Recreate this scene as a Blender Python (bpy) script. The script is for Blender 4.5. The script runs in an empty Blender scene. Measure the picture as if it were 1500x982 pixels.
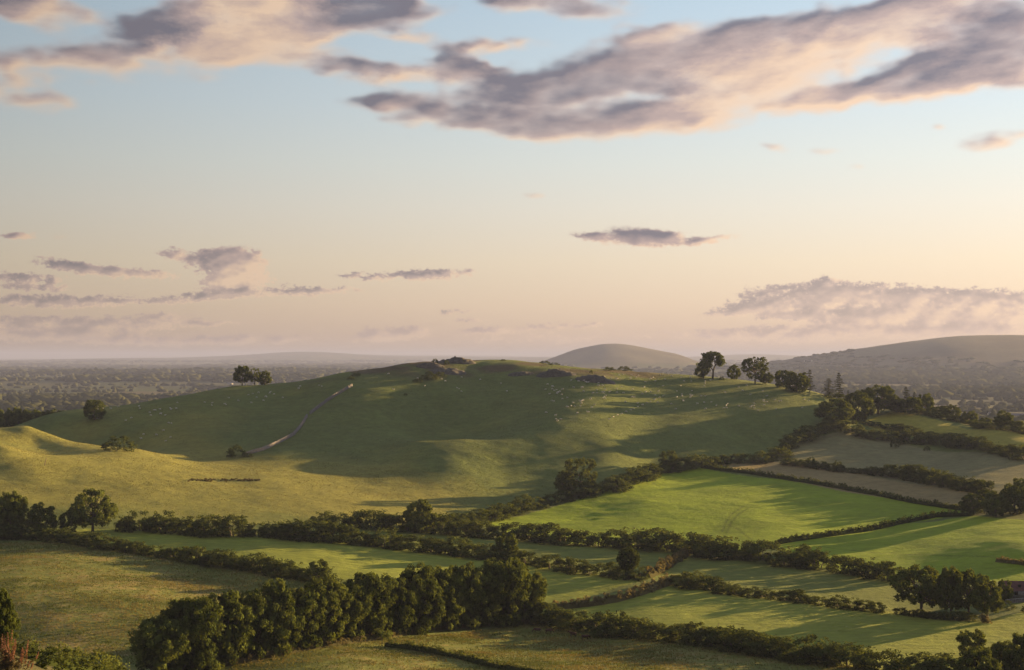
import bpy, math, random
import numpy as np

sc = bpy.context.scene
COL = sc.collection
F = 2060.0          # focal length in photo pixels (1500 wide)
VH = 522.0          # eye level row in the photo
rad = math.radians

# ------------------------------------------------------------------ camera
cam_d = bpy.data.cameras.new("camera")
cam_d.sensor_width = 36.0
cam_d.lens = 36.0 * F / 1500.0
cam_d.clip_start = 0.5
cam_d.clip_end = 200000.0
cam = bpy.data.objects.new("camera", cam_d)
COL.objects.link(cam)
cam.location = (0, 0, 0)
cam.rotation_euler = (rad(90.0) + math.atan((VH - 491.0) / F), 0, 0)
sc.camera = cam

# ------------------------------------------------------------------ light
SUN_AZ = 57.0       # degrees to the right of the view direction
SUN_EL = 7.3
sun_d = bpy.data.lights.new("sun", 'SUN')
sun_d.energy = 5.0
sun_d.angle = rad(0.6)
sun_d.color = (1.0, 0.64, 0.26)
sun = bpy.data.objects.new("sun", sun_d)
COL.objects.link(sun)
sun.rotation_euler = (rad(90.0 - SUN_EL), 0, rad(180.0 - SUN_AZ))
sun.location = (300, 300, 200)

sc.view_settings.view_transform = 'Standard'
sc.view_settings.look = 'None'
sc.view_settings.gamma = 1.0
sc.view_settings.use_curve_mapping = False
sc.view_settings.exposure = 2.2
sc.cycles.use_denoising = True
sc.cycles.max_bounces = 6
sc.cycles.diffuse_bounces = 2
sc.cycles.glossy_bounces = 1
sc.cycles.transmission_bounces = 3
sc.cycles.transparent_max_bounces = 4
sc.cycles.volume_bounces = 0
sc.cycles.caustics_reflective = False
sc.cycles.caustics_refractive = False


class NT:
    """small helper that wires node trees"""
    def __init__(self, tree):
        self.t = tree
        self.n = tree.nodes
        self.l = tree.links

    def put(self, sock, val):
        if hasattr(val, 'is_linked') or isinstance(val, bpy.types.NodeSocket):
            self.l.new(val, sock)
        else:
            sock.default_value = val

    def m(self, op, a, b=None, c=None, clamp=False):
        nd = self.n.new('ShaderNodeMath')
        nd.operation = op
        nd.use_clamp = clamp
        self.put(nd.inputs[0], a)
        if b is not None:
            self.put(nd.inputs[1], b)
        if c is not None:
            self.put(nd.inputs[2], c)
        return nd.outputs[0]

    def vm(self, op, a, b=None, out=0):
        nd = self.n.new('ShaderNodeVectorMath')
        nd.operation = op
        self.put(nd.inputs[0], a)
        if b is not None:
            self.put(nd.inputs[1], b)
        return nd.outputs[out]

    def comb(self, x, y, z=0.0):
        nd = self.n.new('ShaderNodeCombineXYZ')
        self.put(nd.inputs[0], x); self.put(nd.inputs[1], y); self.put(nd.inputs[2], z)
        return nd.outputs[0]

    def mapping(self, v, loc=(0, 0, 0), rot=(0, 0, 0), scale=(1, 1, 1), kind='POINT'):
        nd = self.n.new('ShaderNodeMapping')
        nd.vector_type = kind
        self.put(nd.inputs['Vector'], v)
        if kind in ('POINT', 'TEXTURE'):
            nd.inputs['Location'].default_value = loc
        nd.inputs['Rotation'].default_value = rot
        nd.inputs['Scale'].default_value = scale
        return nd.outputs[0]

    def noise(self, v, scale, detail=4.0, rough=0.55, dist=0.0, col=False):
        nd = self.n.new('ShaderNodeTexNoise')
        nd.inputs['Scale'].default_value = scale
        nd.inputs['Detail'].default_value = detail
        nd.inputs['Roughness'].default_value = rough
        nd.inputs['Distortion'].default_value = dist
        if v is not None:
            self.put(nd.inputs['Vector'], v)
        return nd.outputs[1 if col else 0]

    def mr(self, v, a, b, c=0.0, d=1.0, kind='SMOOTHSTEP'):
        nd = self.n.new('ShaderNodeMapRange')
        nd.interpolation_type = kind
        self.put(nd.inputs[0], v)
        for i, x in zip((1, 2, 3, 4), (a, b, c, d)):
            self.put(nd.inputs[i], x)
        return nd.outputs[0]

    def mix(self, f, a, b, kind='MIX'):
        nd = self.n.new('ShaderNodeMix')
        nd.data_type = 'RGBA'
        nd.blend_type = kind
        self.put(nd.inputs[0], f)
        for s, x in ((nd.inputs[6], a), (nd.inputs[7], b)):
            if isinstance(x, tuple) and len(x) == 3:
                x = x + (1.0,)
            self.put(s, x)
        return nd.outputs[2]


def srgb(r, g, b):
    f = lambda c: (c / 255.0 / 12.92) if c <= 10 else ((c / 255.0 + 0.055) / 1.055) ** 2.4
    return (f(r), f(g), f(b))


# ------------------------------------------------------------------ sky
EXPO = 2.0 ** sc.view_settings.exposure
world = bpy.data.worlds.new("World")
sc.world = world
world.use_nodes = True
W = NT(world.node_tree)
W.n.clear()
SKY_STRENGTH = 0.05




def dirang(u, v):
    """photo pixel -> azimuth, elevation in degrees"""
    x = (u - 750.0) / F
    return math.degrees(math.atan(x)), math.degrees(math.atan((VH - v) / F / math.hypot(1, x)))


# clouds: (u, v, half width, half height, tilt, weight, shade)  in photo pixels -> turned into sky directions
CLOUDS = [
    (350, 0, 130, 80, 10, 1.2, .02), (225, 40, 110, 32, 22, 1.2, 1.0), (380, 45, 120, 40, 8, 1.1, .05), (200, 90, 230, 26, 3, .8, .42),
    (400, 72, 150, 22, 0, .8, .45), (60, 8, 120, 24, -8, .9, .40), (30, 28, 90, 15, -12, .8, .65), (0, 125, 95, 26, -10, 1.0, .35),
    (10, 95, 60, 22, -10, .8, .3), (120, 75, 130, 20, 3, .7, .4), (490, 22, 130, 30, 4, 1.25, 1.05), (580, 12, 110, 26, 2, 1.0, 1.0), (480, 92, 110, 16, -4, .95, .85),
    (590, 52, 70, 10, 3, 1.0, .2), (720, 62, 90, 11, 4, .95, .25), (620, 106, 110, 17, 6, 1.1, .2), (655, 78, 70, 22, -10, 1.0, .9), (700, 105, 60, 20, -10, .9, .85),
    (545, 98, 80, 14, 0, .8, .9), (830, 6, 120, 20, -5, 1.1, .8), (760, 0, 60, 20, 0, .8, .9),
    (770, 128, 210, 22, 5, 1.3, .95), (900, 120, 160, 18, -6, 1.2, .9), (720, 176, 170, 16, -8, 1.15, .85), (810, 160, 140, 40, 0, 1.3, .80),
    (820, 203, 90, 14, -3, 1.0, .55), (930, 180, 120, 24, 0, .9, .45), (600, 148, 90, 16, 3, .9, .6), (640, 180, 90, 12, -3, 1.0, .85), (1010, 160, 120, 30, 4, .95, .15), (1060, 110, 130, 36, 6, .8, .0),
    (880, 80, 120, 30, 10, 1.0, .72), (960, 75, 120, 42, 10, 1.0, .55), (930, 45, 70, 14, 8, .9, .15), (1040, 90, 130, 50, 8, 1.1, .30),
    (1070, 40, 110, 24, 5, 1.0, .8), (1170, 20, 70, 24, 0, .9, .75), (1150, 80, 120, 40, 10, .9, .12), (1120, 135, 170, 32, 8, 1.05, .25),
    (1200, 140, 110, 20, 12, .8, .05), (1290, 50, 140, 40, 10, 1.1, .25), (1300, 22, 160, 26, 10, 1.0, .40), (1250, 28, 90, 20, 12, 1., .6),
    (1330, 108, 130, 16, 10, 1.1, .78), (1400, 80, 130, 30, 8, 1.2, .82), (1450, 40, 110, 44, 5, 1.2, .80), (1500, 75, 110, 36, 8, 1.1, .7),
    (1390, 105, 190, 16, 10, .9, .1), (1240, 95, 60, 14, 0, .3, .5), (1400, 0, 200, 20, 5, 1., .7),
    (1460, 190, 64, 15, 6, 1.0, .28), (1375, 168, 18, 6, 0, .8, .2), (1115, 223, 30, 6, -10, .7, .15), (1205, 219, 60, 5, 3, .75, .25),
    (790, 297, 30, 5, 4, .6, .15), (1230, 244, 20, 3, 0, .5, .1),
    (955, 349, 95, 13, 2, 1.25, .72), (1060, 346, 50, 7, 10, .9, .45), (870, 352, 30, 5, 0, .6, .6),
    (605, 405, 100, 8, 2, 1.1, .66), (520, 407, 45, 4, -3, .8, .6), (510, 425, 40, 4, 0, .5, .4),
    (140, 394, 100, 10, -6, 1.1, .60), (210, 400, 60, 8, -4, .8, .35), (30, 408, 70, 8, -2, 1.0, .6), (50, 422, 60, 6, -2, .95, .62),
    (100, 441, 150, 9, 2, 1.1, .62), (230, 441, 90, 4, 0, .9, .6), (370, 432, 140, 8, 3, 1.15, .66), (470, 428, 60, 5, 3, .9, .55),
    (320, 378, 58, 20, 4, 1.15, .55), (345, 395, 48, 24, -10, 1.05, .22), (318, 418, 26, 18, 0, .9, .15), (245, 374, 26, 10, -10, .9, .4),
    (370, 415, 40, 14, 0, .5, .2), (22, 344, 30, 6, 4, .9, .4), (80, 347, 24, 4, 0, .6, .35), (290, 344, 16, 3, 0, .45, .2), (60, 375, 16, 4, 0, .4, .2),
    (130, 474, 240, 12, 1, .80, .45), (60, 493, 220, 12, 0, .80, .45), (280, 497, 240, 9, 0, .62, .4), (240, 460, 60, 4, 0, .7, .4), (330, 473, 50, 3, 0, .7, .4),
    (545, 487, 26, 8, 0, .7, .3), (598, 488, 40, 9, 0, .9, .36), (560, 494, 60, 8, 0, .5, .25), (720, 486, 64, 6, 0, .95, .42), (815, 480, 64, 5, 2, .95, .42),
    (690, 471, 30, 4, 0, .8, .45), (675, 458, 40, 2.5, 2, .75, .5), (870, 477, 30, 4, 4, .7, .4), (780, 497, 150, 9, 0, .45, .2), (1030, 490, 160, 8, 0, .5, .25),
    (1095, 452, 66, 9, 6, 1.1, 0.60), (1180, 440, 110, 26, 0, 1.2, 0.58), (1198, 412, 18, 9, 0, 1.1, 0.58), (1250, 428, 90, 16, -4, 1.1, 0.54), (1330, 440, 110, 20, -2, 1.15, 0.54),
    (1400, 437, 90, 14, -2, 1.1, 0.54), (1480, 440, 90, 14, -6, 1.1, 0.52), (1200, 462, 130, 8, -1, 1.0, 0.58), (1310, 462, 150, 12, 0, .9, 0.38), (1430, 460, 140, 14, 0, .95, 0.32),
    (1250, 482, 200, 12, 0, .8, 0.38), (1420, 485, 180, 14, 0, .85, 0.44), (1150, 495, 160, 10, 0, .6, 0.43),
]


CW, CH = 2048, 840
AZ0, AZ1, EL0, EL1 = -22.0, 22.0, -1.0, 17.0


def spectral(seed, beta, ax=1.0, ay=1.0, lo=0.0, shape=None, shear=0.0):
    """fractal noise by spectral synthesis, zero mean, unit variance; lo = low cut in cycles per map"""
    h, w = shape or (CH, CW)
    r = np.random.RandomState(seed)
    fy = np.fft.fftfreq(h)[:, None] * h * ay
    fx = np.fft.rfftfreq(w)[None, :] * w * ax * (h / w)
    f = np.sqrt((fx + shear * fy) ** 2 + fy * fy) if shear else np.sqrt(fx * fx + fy * fy)
    amp = np.where(f > lo, 1.0 / np.maximum(f, 1.0) ** beta, 0.0)
    amp[0, 0] = 0
    sp_ = amp * np.exp(2j * np.pi * r.rand(*amp.shape))
    n = np.fft.irfft2(sp_, s=(h, w))
    return (n / n.std()).astype(np.float32)


def sstep(x, a, b):
    t = np.clip((x - a) / (b - a), 0, 1)
    return t * t * (3 - 2 * t)


def blur(a, sx, sy):
    h, w = a.shape
    fy = np.fft.fftfreq(h)[:, None]
    fx = np.fft.rfftfreq(w)[None, :]
    return np.fft.irfft2(np.fft.rfft2(a) * np.exp(-2 * np.pi ** 2 * ((fx * sx) ** 2 + (fy * sy) ** 2)), s=(h, w)).astype(np.float32)


def cloud_map():
    az = np.linspace(AZ0, AZ1, CW, dtype=np.float32)[None, :].repeat(CH, 0)
    el = np.linspace(EL0, EL1, CH, dtype=np.float32)[:, None].repeat(CW, 1)
    far = 1 - sstep(el, 2.5, 8.0)                       # low clouds are farther: finer and flatter
    w1, w2 = spectral(1, 1.9, 1.3, 0.7), spectral(2, 1.9, 1.5, 0.6)
    w3, w4 = spectral(3, 1.45, 1.3, 0.8, 6), spectral(4, 1.45, 1.4, 0.75, 6)
    X = az + (0.55 * w1 + 0.17 * w3) * (1 - 0.72 * far)
    Y = el + (0.16 * w2 + 0.045 * w4) * (1 - 0.66 * far)
    w5, w6 = spectral(8, 1.3, 1.2, .8, 22), spectral(9, 1.3, 1.3, .75, 22)
    X = X + .13 * far * w5; Y = Y + .045 * far * w6
    S = np.zeros((CH, CW), np.float32)
    D = np.zeros((CH, CW), np.float32)
    for (u, v, ru, rv, rot, w, sh) in CLOUDS:
        a, e = dirang(u, v)
        sx = ru / F * 57.3 * math.cos(rad(a)) ** 2 * 1.25
        sy = rv / F * 57.3 * math.cos(rad(a)) * 1.45
        R = max(sx, sy) + 2.2
        i0, i1 = [int(np.clip((q - AZ0) / (AZ1 - AZ0) * CW, 0, CW)) for q in (a - R, a + R)]
        R = sy + sx * abs(math.sin(rad(rot))) + 1.2
        j0, j1 = [int(np.clip((q - EL0) / (EL1 - EL0) * CH, 0, CH)) for q in (e - R, e + R)]
        if i1 <= i0 or j1 <= j0:
            continue
        dx, dy = X[j0:j1, i0:i1] - a, Y[j0:j1, i0:i1] - e
        c, s_ = math.cos(rad(rot)), math.sin(rad(rot))
        L = np.sqrt(((dx * c + dy * s_) / sx) ** 2 + ((-dx * s_ + dy * c) / sy) ** 2)
        f = w * (1 - sstep(L, 0.0, 1.0))
        S[j0:j1, i0:i1] += f
        D[j0:j1, i0:i1] += f * sh
    mean_sh = D / np.maximum(S, 0.03)
    n1 = spectral(5, 1.6, 1.9, 0.55, 3)
    n1r = spectral(15, 1.6, 1.9, 0.55, 3, shear=.35)
    k_ = sstep(az, 0.0, 8.0)
    n1 = n1 * (1 - k_) + n1r * k_
    n2 = spectral(6, 1.40, 1.4, 0.7, 10)
    bil2 = np.abs(spectral(17, 1.35, 1.15, .85, 26))
    bil = np.abs(spectral(7, 1.6, 1.25, 0.8, 8))
    nn = (1 - .6 * sstep(S, .85, 1.5)) * (0.19 * n1 + 0.05 * n2 + 0.06 * (0.8 - bil)) * (1 - 0.3 * far) + far * (0.05 * n2 + 0.09 * (0.8 - bil) + 0.17 * (0.8 - bil2))
    dens = np.minimum(S * 1.12, 1.12 + .1 * far) * 0.95 + nn * sstep(S, 0.0, 0.45) * 1.25 - .10 * (1 - far)
    dens = blur(dens, 5, 3.2) * (1 - far) + dens * far
    soft = 0.84 - 0.62 * far
    alpha = sstep(dens, 0.24 - soft * 0.32, 0.24 + soft)
    # painted cloud shade: darker where thick, lighter towards the low right
    b = blur(np.clip(dens, 0, 1.6), 7, 5) * (1 - far) + 1.25 * blur(np.clip(dens, 0, 1.6), 3, 2.2) * far
    gx = (np.roll(b, -14, 1) - np.roll(b, 14, 1))
    gy = (np.roll(b, -9, 0) - np.roll(b, 9, 0))
    relief = np.clip(-(0.75 * gx * 1.2 - 0.55 * gy), -0.5, 0.5)
    thick = sstep(blur(dens, 4, 2.5) * (1 - far) + dens * far, 0.30, 1.05)
    shade = mean_sh * (0.40 + 0.62 * thick) - relief * (0.85 - 0.30 * far) + (0.085 * n1 + 0.012 * n2) * (1 - .5 * far)
    return alpha, np.clip(shade, 0, 1)


def build_sky():
    out = W.n.new('ShaderNodeOutputWorld')
    bg = W.n.new('ShaderNodeBackground')
    bg.inputs[1].default_value = SKY_STRENGTH
    W.l.new(bg.outputs[0], out.inputs[0])
    sky = W.n.new('ShaderNodeTexSky')
    sky.sky_type = 'NISHITA'
    sky.sun_disc = False
    sky.sun_elevation = rad(SUN_EL)
    sky.sun_rotation = rad(SUN_AZ)
    sky.altitude = 200.0
    sky.air_density = 1.0
    sky.dust_density = 1.2
    sky.ozone_density = 1.5
    K = 1.0 / (EXPO * SKY_STRENGTH)      # display value -> sky value

    def C(r, g, b, f=1.0):
        q = srgb(r, g, b)
        return (q[0] * K * f, q[1] * K * f, q[2] * K * f)
    tc = W.n.new('ShaderNodeTexCoord').outputs['Generated']
    sep = W.n.new('ShaderNodeSeparateXYZ')
    W.l.new(tc, sep.inputs[0])
    x, y, z = sep.outputs
    az = W.m('MULTIPLY', W.m('ARCTAN2', x, y), 57.29578)
    el = W.m('MULTIPLY', W.m('ARCSINE', z), 57.29578)
    # clear sky: colour by elevation, brighter towards the sun all round the horizon
    stops = [(0.0, (196, 166, 152)), (.5, (208, 180, 163)), (2.1, (224, 198, 175)), (3.8, (230, 210, 186)), (6.0, (226, 217, 203)), (7.8, (218, 219, 212)),
             (10.2, (205, 215, 219)), (14.2, (186, 205, 219)), (25, (158, 186, 216)), (50, (130, 160, 200)), (90, (115, 148, 195))]
    col = C(*stops[0][1])
    for (e0, _), (e1, c1) in zip(stops[:-1], stops[1:]):
        col = W.mix(W.mr(el, e0, e1, kind='LINEAR'), col, C(*c1))
    hl = W.m('MAXIMUM', W.m('SQRT', W.m('SUBTRACT', 1.0, W.m('MULTIPLY', z, z))), 0.02)
    cs = W.m('DIVIDE', W.m('ADD', W.m('MULTIPLY', x, math.sin(rad(SUN_AZ))), W.m('MULTIPLY', y, math.cos(rad(SUN_AZ)))), hl)
    fac = W.m('SMOOTH_MAX', W.m('ADD', W.m('MULTIPLY', W.m('SUBTRACT', cs, 0.530), 1.0), 1.0), 0.52, 0.2)
    fac = W.m('ADD', 1.0, W.m('MULTIPLY', W.m('SUBTRACT', fac, 1.0), W.mr(el, 40.0, 80.0, 1.0, 0.2)))
    col = W.vm('SCALE', col)
    col.node.inputs['Scale'].default_value = 1.0
    W.l.new(fac, col.node.inputs['Scale'])
    base = W.mix(0.12, col, sky.outputs[0])

    # clouds: a density and painted shade map in azimuth and elevation for the part of the sky in view,
    # and the same broken deck as plain noise everywhere else
    img = bpy.data.images.new('cloud_map', CW, CH, float_buffer=True, is_data=True)
    a_map, s_map = cloud_map()
    px = np.ones((CH, CW, 4), np.float32)
    px[..., 0] = a_map; px[..., 1] = s_map; px[..., 2] = 0
    img.pixels.foreach_set(px.ravel())
    img.update()
    img.pack()
    tex = W.n.new('ShaderNodeTexImage')
    tex.image = img
    tex.interpolation = 'Linear'
    tex.extension = 'EXTEND'
    uvx = W.mr(az, AZ0, AZ1, kind='LINEAR')
    uvy = W.mr(el, EL0, EL1, kind='LINEAR')
    W.l.new(W.comb(uvx, uvy), tex.inputs[0])
    sp = W.n.new('ShaderNodeSeparateColor')
    W.l.new(tex.outputs[0], sp.inputs[0])
    dome = W.mapping(W.vm('DIVIDE', tc, W.comb(W.m('MAXIMUM', z, 0.06), W.m('MAXIMUM', z, 0.06), 1.0)), scale=(1, 1, 0))
    deck_n = W.noise(dome, 0.55, 5.0, 0.55)
    outside = W.m('MAXIMUM', W.mr(W.m('ABSOLUTE', az), 20.3, 22.0), W.mr(el, 14.6, 16.5))
    alpha = W.mix(outside, sp.outputs[0], W.m('MULTIPLY', W.mr(deck_n, 0.42, 0.62), W.mr(el, 5.0, 9.0)))
    shade = W.mix(outside, sp.outputs[1], W.mr(deck_n, 0.42, 0.78))
    ccol = W.mix(W.mr(shade, 0.02, 0.45, kind='LINEAR'), C(238, 205, 175), C(190, 166, 159))
    ccol = W.mix(W.mr(shade, 0.42, 1.0, kind='LINEAR'), ccol, C(120, 114, 125))
    cf = W.vm('SCALE', ccol)
    W.l.new(W.m('ADD', 0.30, W.m('MULTIPLY', fac, 0.72)), cf.node.inputs['Scale'])
    # low clouds are seen through more air
    air = W.mr(el, 0.3, 4.5, 0.48, 0.0, kind='LINEAR')
    ccol = W.mix(air, cf, base)
    final = W.mix(W.m('MULTIPLY', alpha, 0.93), base, ccol)
    W.l.new(final, bg.inputs[0])


build_sky()


# ================================================================== helpers
def obj_from(name, verts, faces, mat=None, parent=None, smooth=False, attrs=None, mats=None, fmat=None):
    """verts (N,3); faces: (M,4) / (M,3) int arrays or a list of such"""
    me = mesh_from(name, verts, faces, mat, smooth, attrs)
    return link(name, me, parent)


def mesh_from(name, verts, faces, mat=None, smooth=False, attrs=None):
    me = bpy.data.meshes.new(name)
    verts = np.asarray(verts, np.float32)
    if not isinstance(faces, list):
        faces = [faces]
    faces = [np.asarray(f, np.int32) for f in faces if len(f)]
    loops = np.concatenate([f.ravel() for f in faces])
    tot = np.concatenate([np.full(len(f), f.shape[1], np.int32) for f in faces])
    start = np.concatenate([[0], np.cumsum(tot)[:-1]]).astype(np.int32)
    me.vertices.add(len(verts)); me.loops.add(len(loops)); me.polygons.add(len(tot))
    me.vertices.foreach_set('co', verts.ravel())
    me.loops.foreach_set('vertex_index', loops)
    me.polygons.foreach_set('loop_start', start)
    me.polygons.foreach_set('loop_total', tot)
    if smooth:
        me.polygons.foreach_set('use_smooth', np.ones(len(tot), bool))
    me.update(calc_edges=True)
    for k, a in (attrs or {}).items():
        a = np.asarray(a, np.float32)
        if a.ndim == 1:
            at = me.attributes.new(k, 'FLOAT', 'POINT'); at.data.foreach_set('value', a)
        else:
            at = me.attributes.new(k, 'FLOAT_COLOR', 'POINT')
            at.data.foreach_set('color', np.concatenate([a, np.ones((len(a), 1), np.float32)], 1).ravel())
    if mat is not None:
        me.materials.append(mat)
    return me


def link(name, data, parent=None):
    o = bpy.data.objects.new(name, data)
    COL.objects.link(o)
    if parent is not None:
        o.parent = parent
    return o


def tag(o, label=None, cat=None, group=None, kind=None):
    if label: o['label'] = label
    if cat: o['category'] = cat
    if group: o['group'] = group
    if kind: o['kind'] = kind
    return o


def copy_tree(o, parent=None):
    c = o.copy()
    COL.objects.link(c)
    if parent is not None:
        c.parent = parent
    for ch in o.children:
        copy_tree(ch, c)
    return c


def new_mat(name):
    m = bpy.data.materials.new(name)
    m.use_nodes = True
    t = NT(m.node_tree)
    t.n.clear()
    out = t.n.new('ShaderNodeOutputMaterial')
    return m, t, out


# ================================================================== terrain
def cp(u, v, Y):
    return ((u - 750.0) / F, Y, -(v - VH) * Y / F)


def cz(u, Y, z):
    return ((u - 750.0) / F, Y, z)


CTRL = []
# slope under the camera
for u_ in (-420, 100, 420, 750, 1100, 1450, 1950):
    CTRL += [cz(u_, 3, -1.8), cz(u_, 12, -5.0), cz(u_, 30, -11.0), cz(u_, 60, -22.0)]
for u_ in (420, 750, 1100, 1450, 1950):
    CTRL += [cz(u_, 110, -38.0), cz(u_, 190, -57.0), cz(u_, 255, -66.0)]
CTRL += [cz(-420, 115, -30), cz(0, 115, -28.5), cz(160, 115, -33), cz(10, 160, -34.0), cz(100, 200, -44.0), cz(-420, 200, -42), cz(150, 215, -47.8), cz(240, 235, -58), cz(60, 245, -54)]
# valley floor
CTRL += [cp(200, 982, 320), cp(500, 980, 305), cp(800, 980, 311), cp(1100, 980, 314), cp(1400, 1000, 300), cp(806, 911, 398), cp(987, 937, 360),
         cp(1150, 961, 335), cp(1292, 980, 316), cp(0, 789, 490), cp(101, 793, 484), cp(250, 816, 463), cp(381, 835, 443), cp(500, 850, 433),
         cp(0, 868, 386), cp(0, 935, 346), cp(100, 876, 382), cp(120, 935, 346), cp(200, 885, 380), cp(230, 930, 352), cp(330, 880, 398), cp(400, 785, 509), cp(485, 792, 503), cp(627, 807, 495), cp(728, 817, 489),
         cp(817, 832, 472), cp(899, 843, 459), cp(947, 846, 454), cp(128, 773, 515), cp(187, 776, 514), cp(293, 783, 508), cp(0, 770, 517),
         cp(485, 770, 548), cp(587, 775, 554), cp(680, 784, 546), cp(800, 793, 540), cp(910, 800, 530), cp(985, 805, 524), cp(1043, 815, 506), cp(1131, 821, 496),
         cp(1188, 830, 481), cp(1273, 844, 457), cp(1318, 849, 447), cp(1350, 897, 390), cp(1433, 908, 373), cp(1292, 896, 391), cp(1167, 880, 411),
         cp(1033, 861, 437), cp(977, 853, 448), cp(1500, 890, 386), cp(1480, 870, 408), cp(1500, 840, 440), cp(1500, 800, 474),
         cp(1135, 797, 524), cp(1260, 779, 555), cp(1367, 757, 582), cp(1425, 755, 572), cp(1500, 755, 560), cp(640, 920, 380), cp(780, 911, 398), cp(430, 945, 343), cp(560, 860, 428)]
# bright field and the strips behind it
CTRL += [cp(750, 760, 605), cp(900, 770, 582), cp(1050, 780, 560), cp(1000, 735, 632), cp(1100, 740, 620), cp(950, 735, 634), cp(1051, 679, 762), cp(862, 724, 662),
         cp(733, 756, 612), cp(963, 692, 735), cp(1100, 693, 738), cp(1233, 715, 672), cp(1340, 736, 618), cp(1100, 710, 692),
         cp(1148, 679, 768), cp(1244, 691, 722), cp(1327, 699, 692), cp(1452, 723, 620), cp(1129, 676, 782),
         cp(1207, 633, 862), cp(1303, 643, 826), cp(1393, 651, 796), cp(1500, 671, 712), cp(1300, 668, 768), cp(1420, 690, 690),
         cp(1308, 601, 892), cp(1380, 613, 860), cp(1452, 627, 815), cp(1500, 635, 780), cp(1260, 620, 865), cp(1400, 640, 815), cp(1340, 620, 848),
         cp(1255, 612, 880), cp(1222, 620, 860), cp(1290, 605, 893)]
# hill on the right: crest and hidden back side
CTRL += [cp(1220, 582, 961), cp(1187, 573, 975), cp(1148, 567, 980), cp(1106, 560, 1005), cp(1044, 553, 1030)]
CREST = [(0, 632, 860), (60, 615, 880), (95, 605, 890), (139, 600, 900), (240, 585, 950), (340, 567, 985), (400, 563, 1000), (470, 553, 1015), (510, 545, 1020), (560, 540, 1030), (600, 533, 1040),
         (645, 530, 1050), (690, 529, 1055), (740, 528, 1060), (790, 532, 1055), (850, 540, 1045), (900, 543, 1040), (960, 547, 1035), (1044, 553, 1030), (1106, 559, 1010)]
for u_, v_, Y_ in CREST:
    CTRL.append(cp(u_, v_, Y_))
    CTRL.append(cz(u_, Y_ + 90, -(v_ - VH) * Y_ / F - 9))
for u_ in (-420, -100, 100, 300, 500, 700, 900, 1100, 1300, 1500, 1950):
    CTRL += [cz(u_, 1350, -72), cz(u_, 1750, -96), cz(u_, 2100, -100)]
CTRL += [cz(1300, 990, -50), cz(1400, 980, -56), cz(1500, 900, -58), cz(1220, 1080, -46)]
# knoll and golden pasture on the left
CTRL += [cp(-60, 622, 760), cp(40, 622, 765), cp(76, 636, 765), cp(0, 641, 733), cp(50, 648, 738), cp(0, 652, 640), cz(0, 695, -45.0), cz(-80, 700, -45), cz(70, 695, -48.5), cp(0, 690, 605), cp(0, 735, 552), cp(100, 672, 642),
         cp(50, 664, 645), cp(100, 705, 598), cp(130, 750, 541), cp(200, 657, 745), cp(125, 649, 755), cz(-60, 830, -54), cz(40, 830, -53), cz(110, 815, -54), cz(200, 790, -53.5), cp(300, 668, 752), cp(300, 640, 800), cp(200, 630, 832), cp(139, 614, 872), cp(350, 620, 850), cp(360, 668, 745),
         cp(250, 700, 625), cp(400, 700, 648), cp(300, 762, 540), cp(450, 722, 612), cp(500, 752, 570), cp(600, 742, 604), cp(600, 700, 671), cp(500, 680, 717), cp(450, 640, 800),
         cp(515, 569, 930), cp(440, 630, 820), cp(420, 590, 920), cz(-60, 900, -56)]
# hill face
CTRL += [cp(680, 643, 762), cp(740, 646, 756), cp(610, 647, 762), cz(690, 802, -48.4), cz(620, 804, -48.0), cp(700, 600, 888), cp(700, 562, 970), cp(600, 562, 955), cp(800, 580, 905), cp(800, 640, 768), cp(800, 690, 708), cp(700, 722, 648),
         cp(900, 650, 766), cp(950, 602, 880), cp(950, 562, 980), cp(1100, 600, 890), cp(1050, 640, 822), cp(1150, 610, 880), cp(1150, 640, 842), cp(1000, 620, 842), cp(1000, 608, 868), cp(1000, 650, 796), cp(950, 672, 764), cp(740, 690, 702), cp(875, 600, 852), cp(875, 575, 908), cp(875, 555, 962), cp(1100, 660, 812), cp(900, 690, 714), cp(850, 670, 736), cp(560, 660, 755), cp(600, 632, 830),
         cp(1100, 580, 940), cp(1000, 580, 940)]
CT = np.array(CTRL, np.float64)
# the hill stands a little nearer and steeper than its first outline
_u = CT[:, 0] * F + 750
_k = np.where((CT[:, 1] > 650) & (CT[:, 1] < 1300), 1 - sstep(_u, 1170, 1330), 0.0)
_y = CT[:, 1].copy()
CT[:, 1] = np.where(_k > 0, 650 + (_y - 650) * (1 - .20 * _k), _y)
CT[:, 2] *= CT[:, 1] / _y
# carry the edges of the picture outwards so the land goes on
ext = []
for t, Y, z in CT:
    if Y >= 255 and Y < 1300:
        if t < -0.33: ext.append((t - 0.22, Y, z))
        if t > 0.33: ext.append((t + 0.22, Y, z + 1))
CT = np.concatenate([CT, np.array(ext)])


def tps_dom(t, Y):
    return np.stack([np.clip(t, -0.62, 0.62) * 2.6, np.log(Y / 300.0) * 1.35], -1)


def tps_k(P, Q):
    d2 = ((P[:, None, :] - Q[None, :, :]) ** 2).sum(-1)
    return 0.5 * d2 * np.log(np.maximum(d2, 1e-12))


_P = tps_dom(CT[:, 0], CT[:, 1])
_n = len(_P)
_A = np.zeros((_n + 3, _n + 3))
_A[:_n, :_n] = tps_k(_P, _P) + np.eye(_n) * 2e-4
_A[:_n, _n:] = np.concatenate([np.ones((_n, 1)), _P], 1)
_A[_n:, :_n] = _A[:_n, _n:].T
_wt = np.linalg.solve(_A, np.concatenate([CT[:, 2], np.zeros(3)])).astype(np.float64)


def lattice(seed, n=256):
    return np.random.RandomState(seed).rand(n, n).astype(np.float32)


_LAT = [lattice(40 + i) for i in range(8)]


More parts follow.
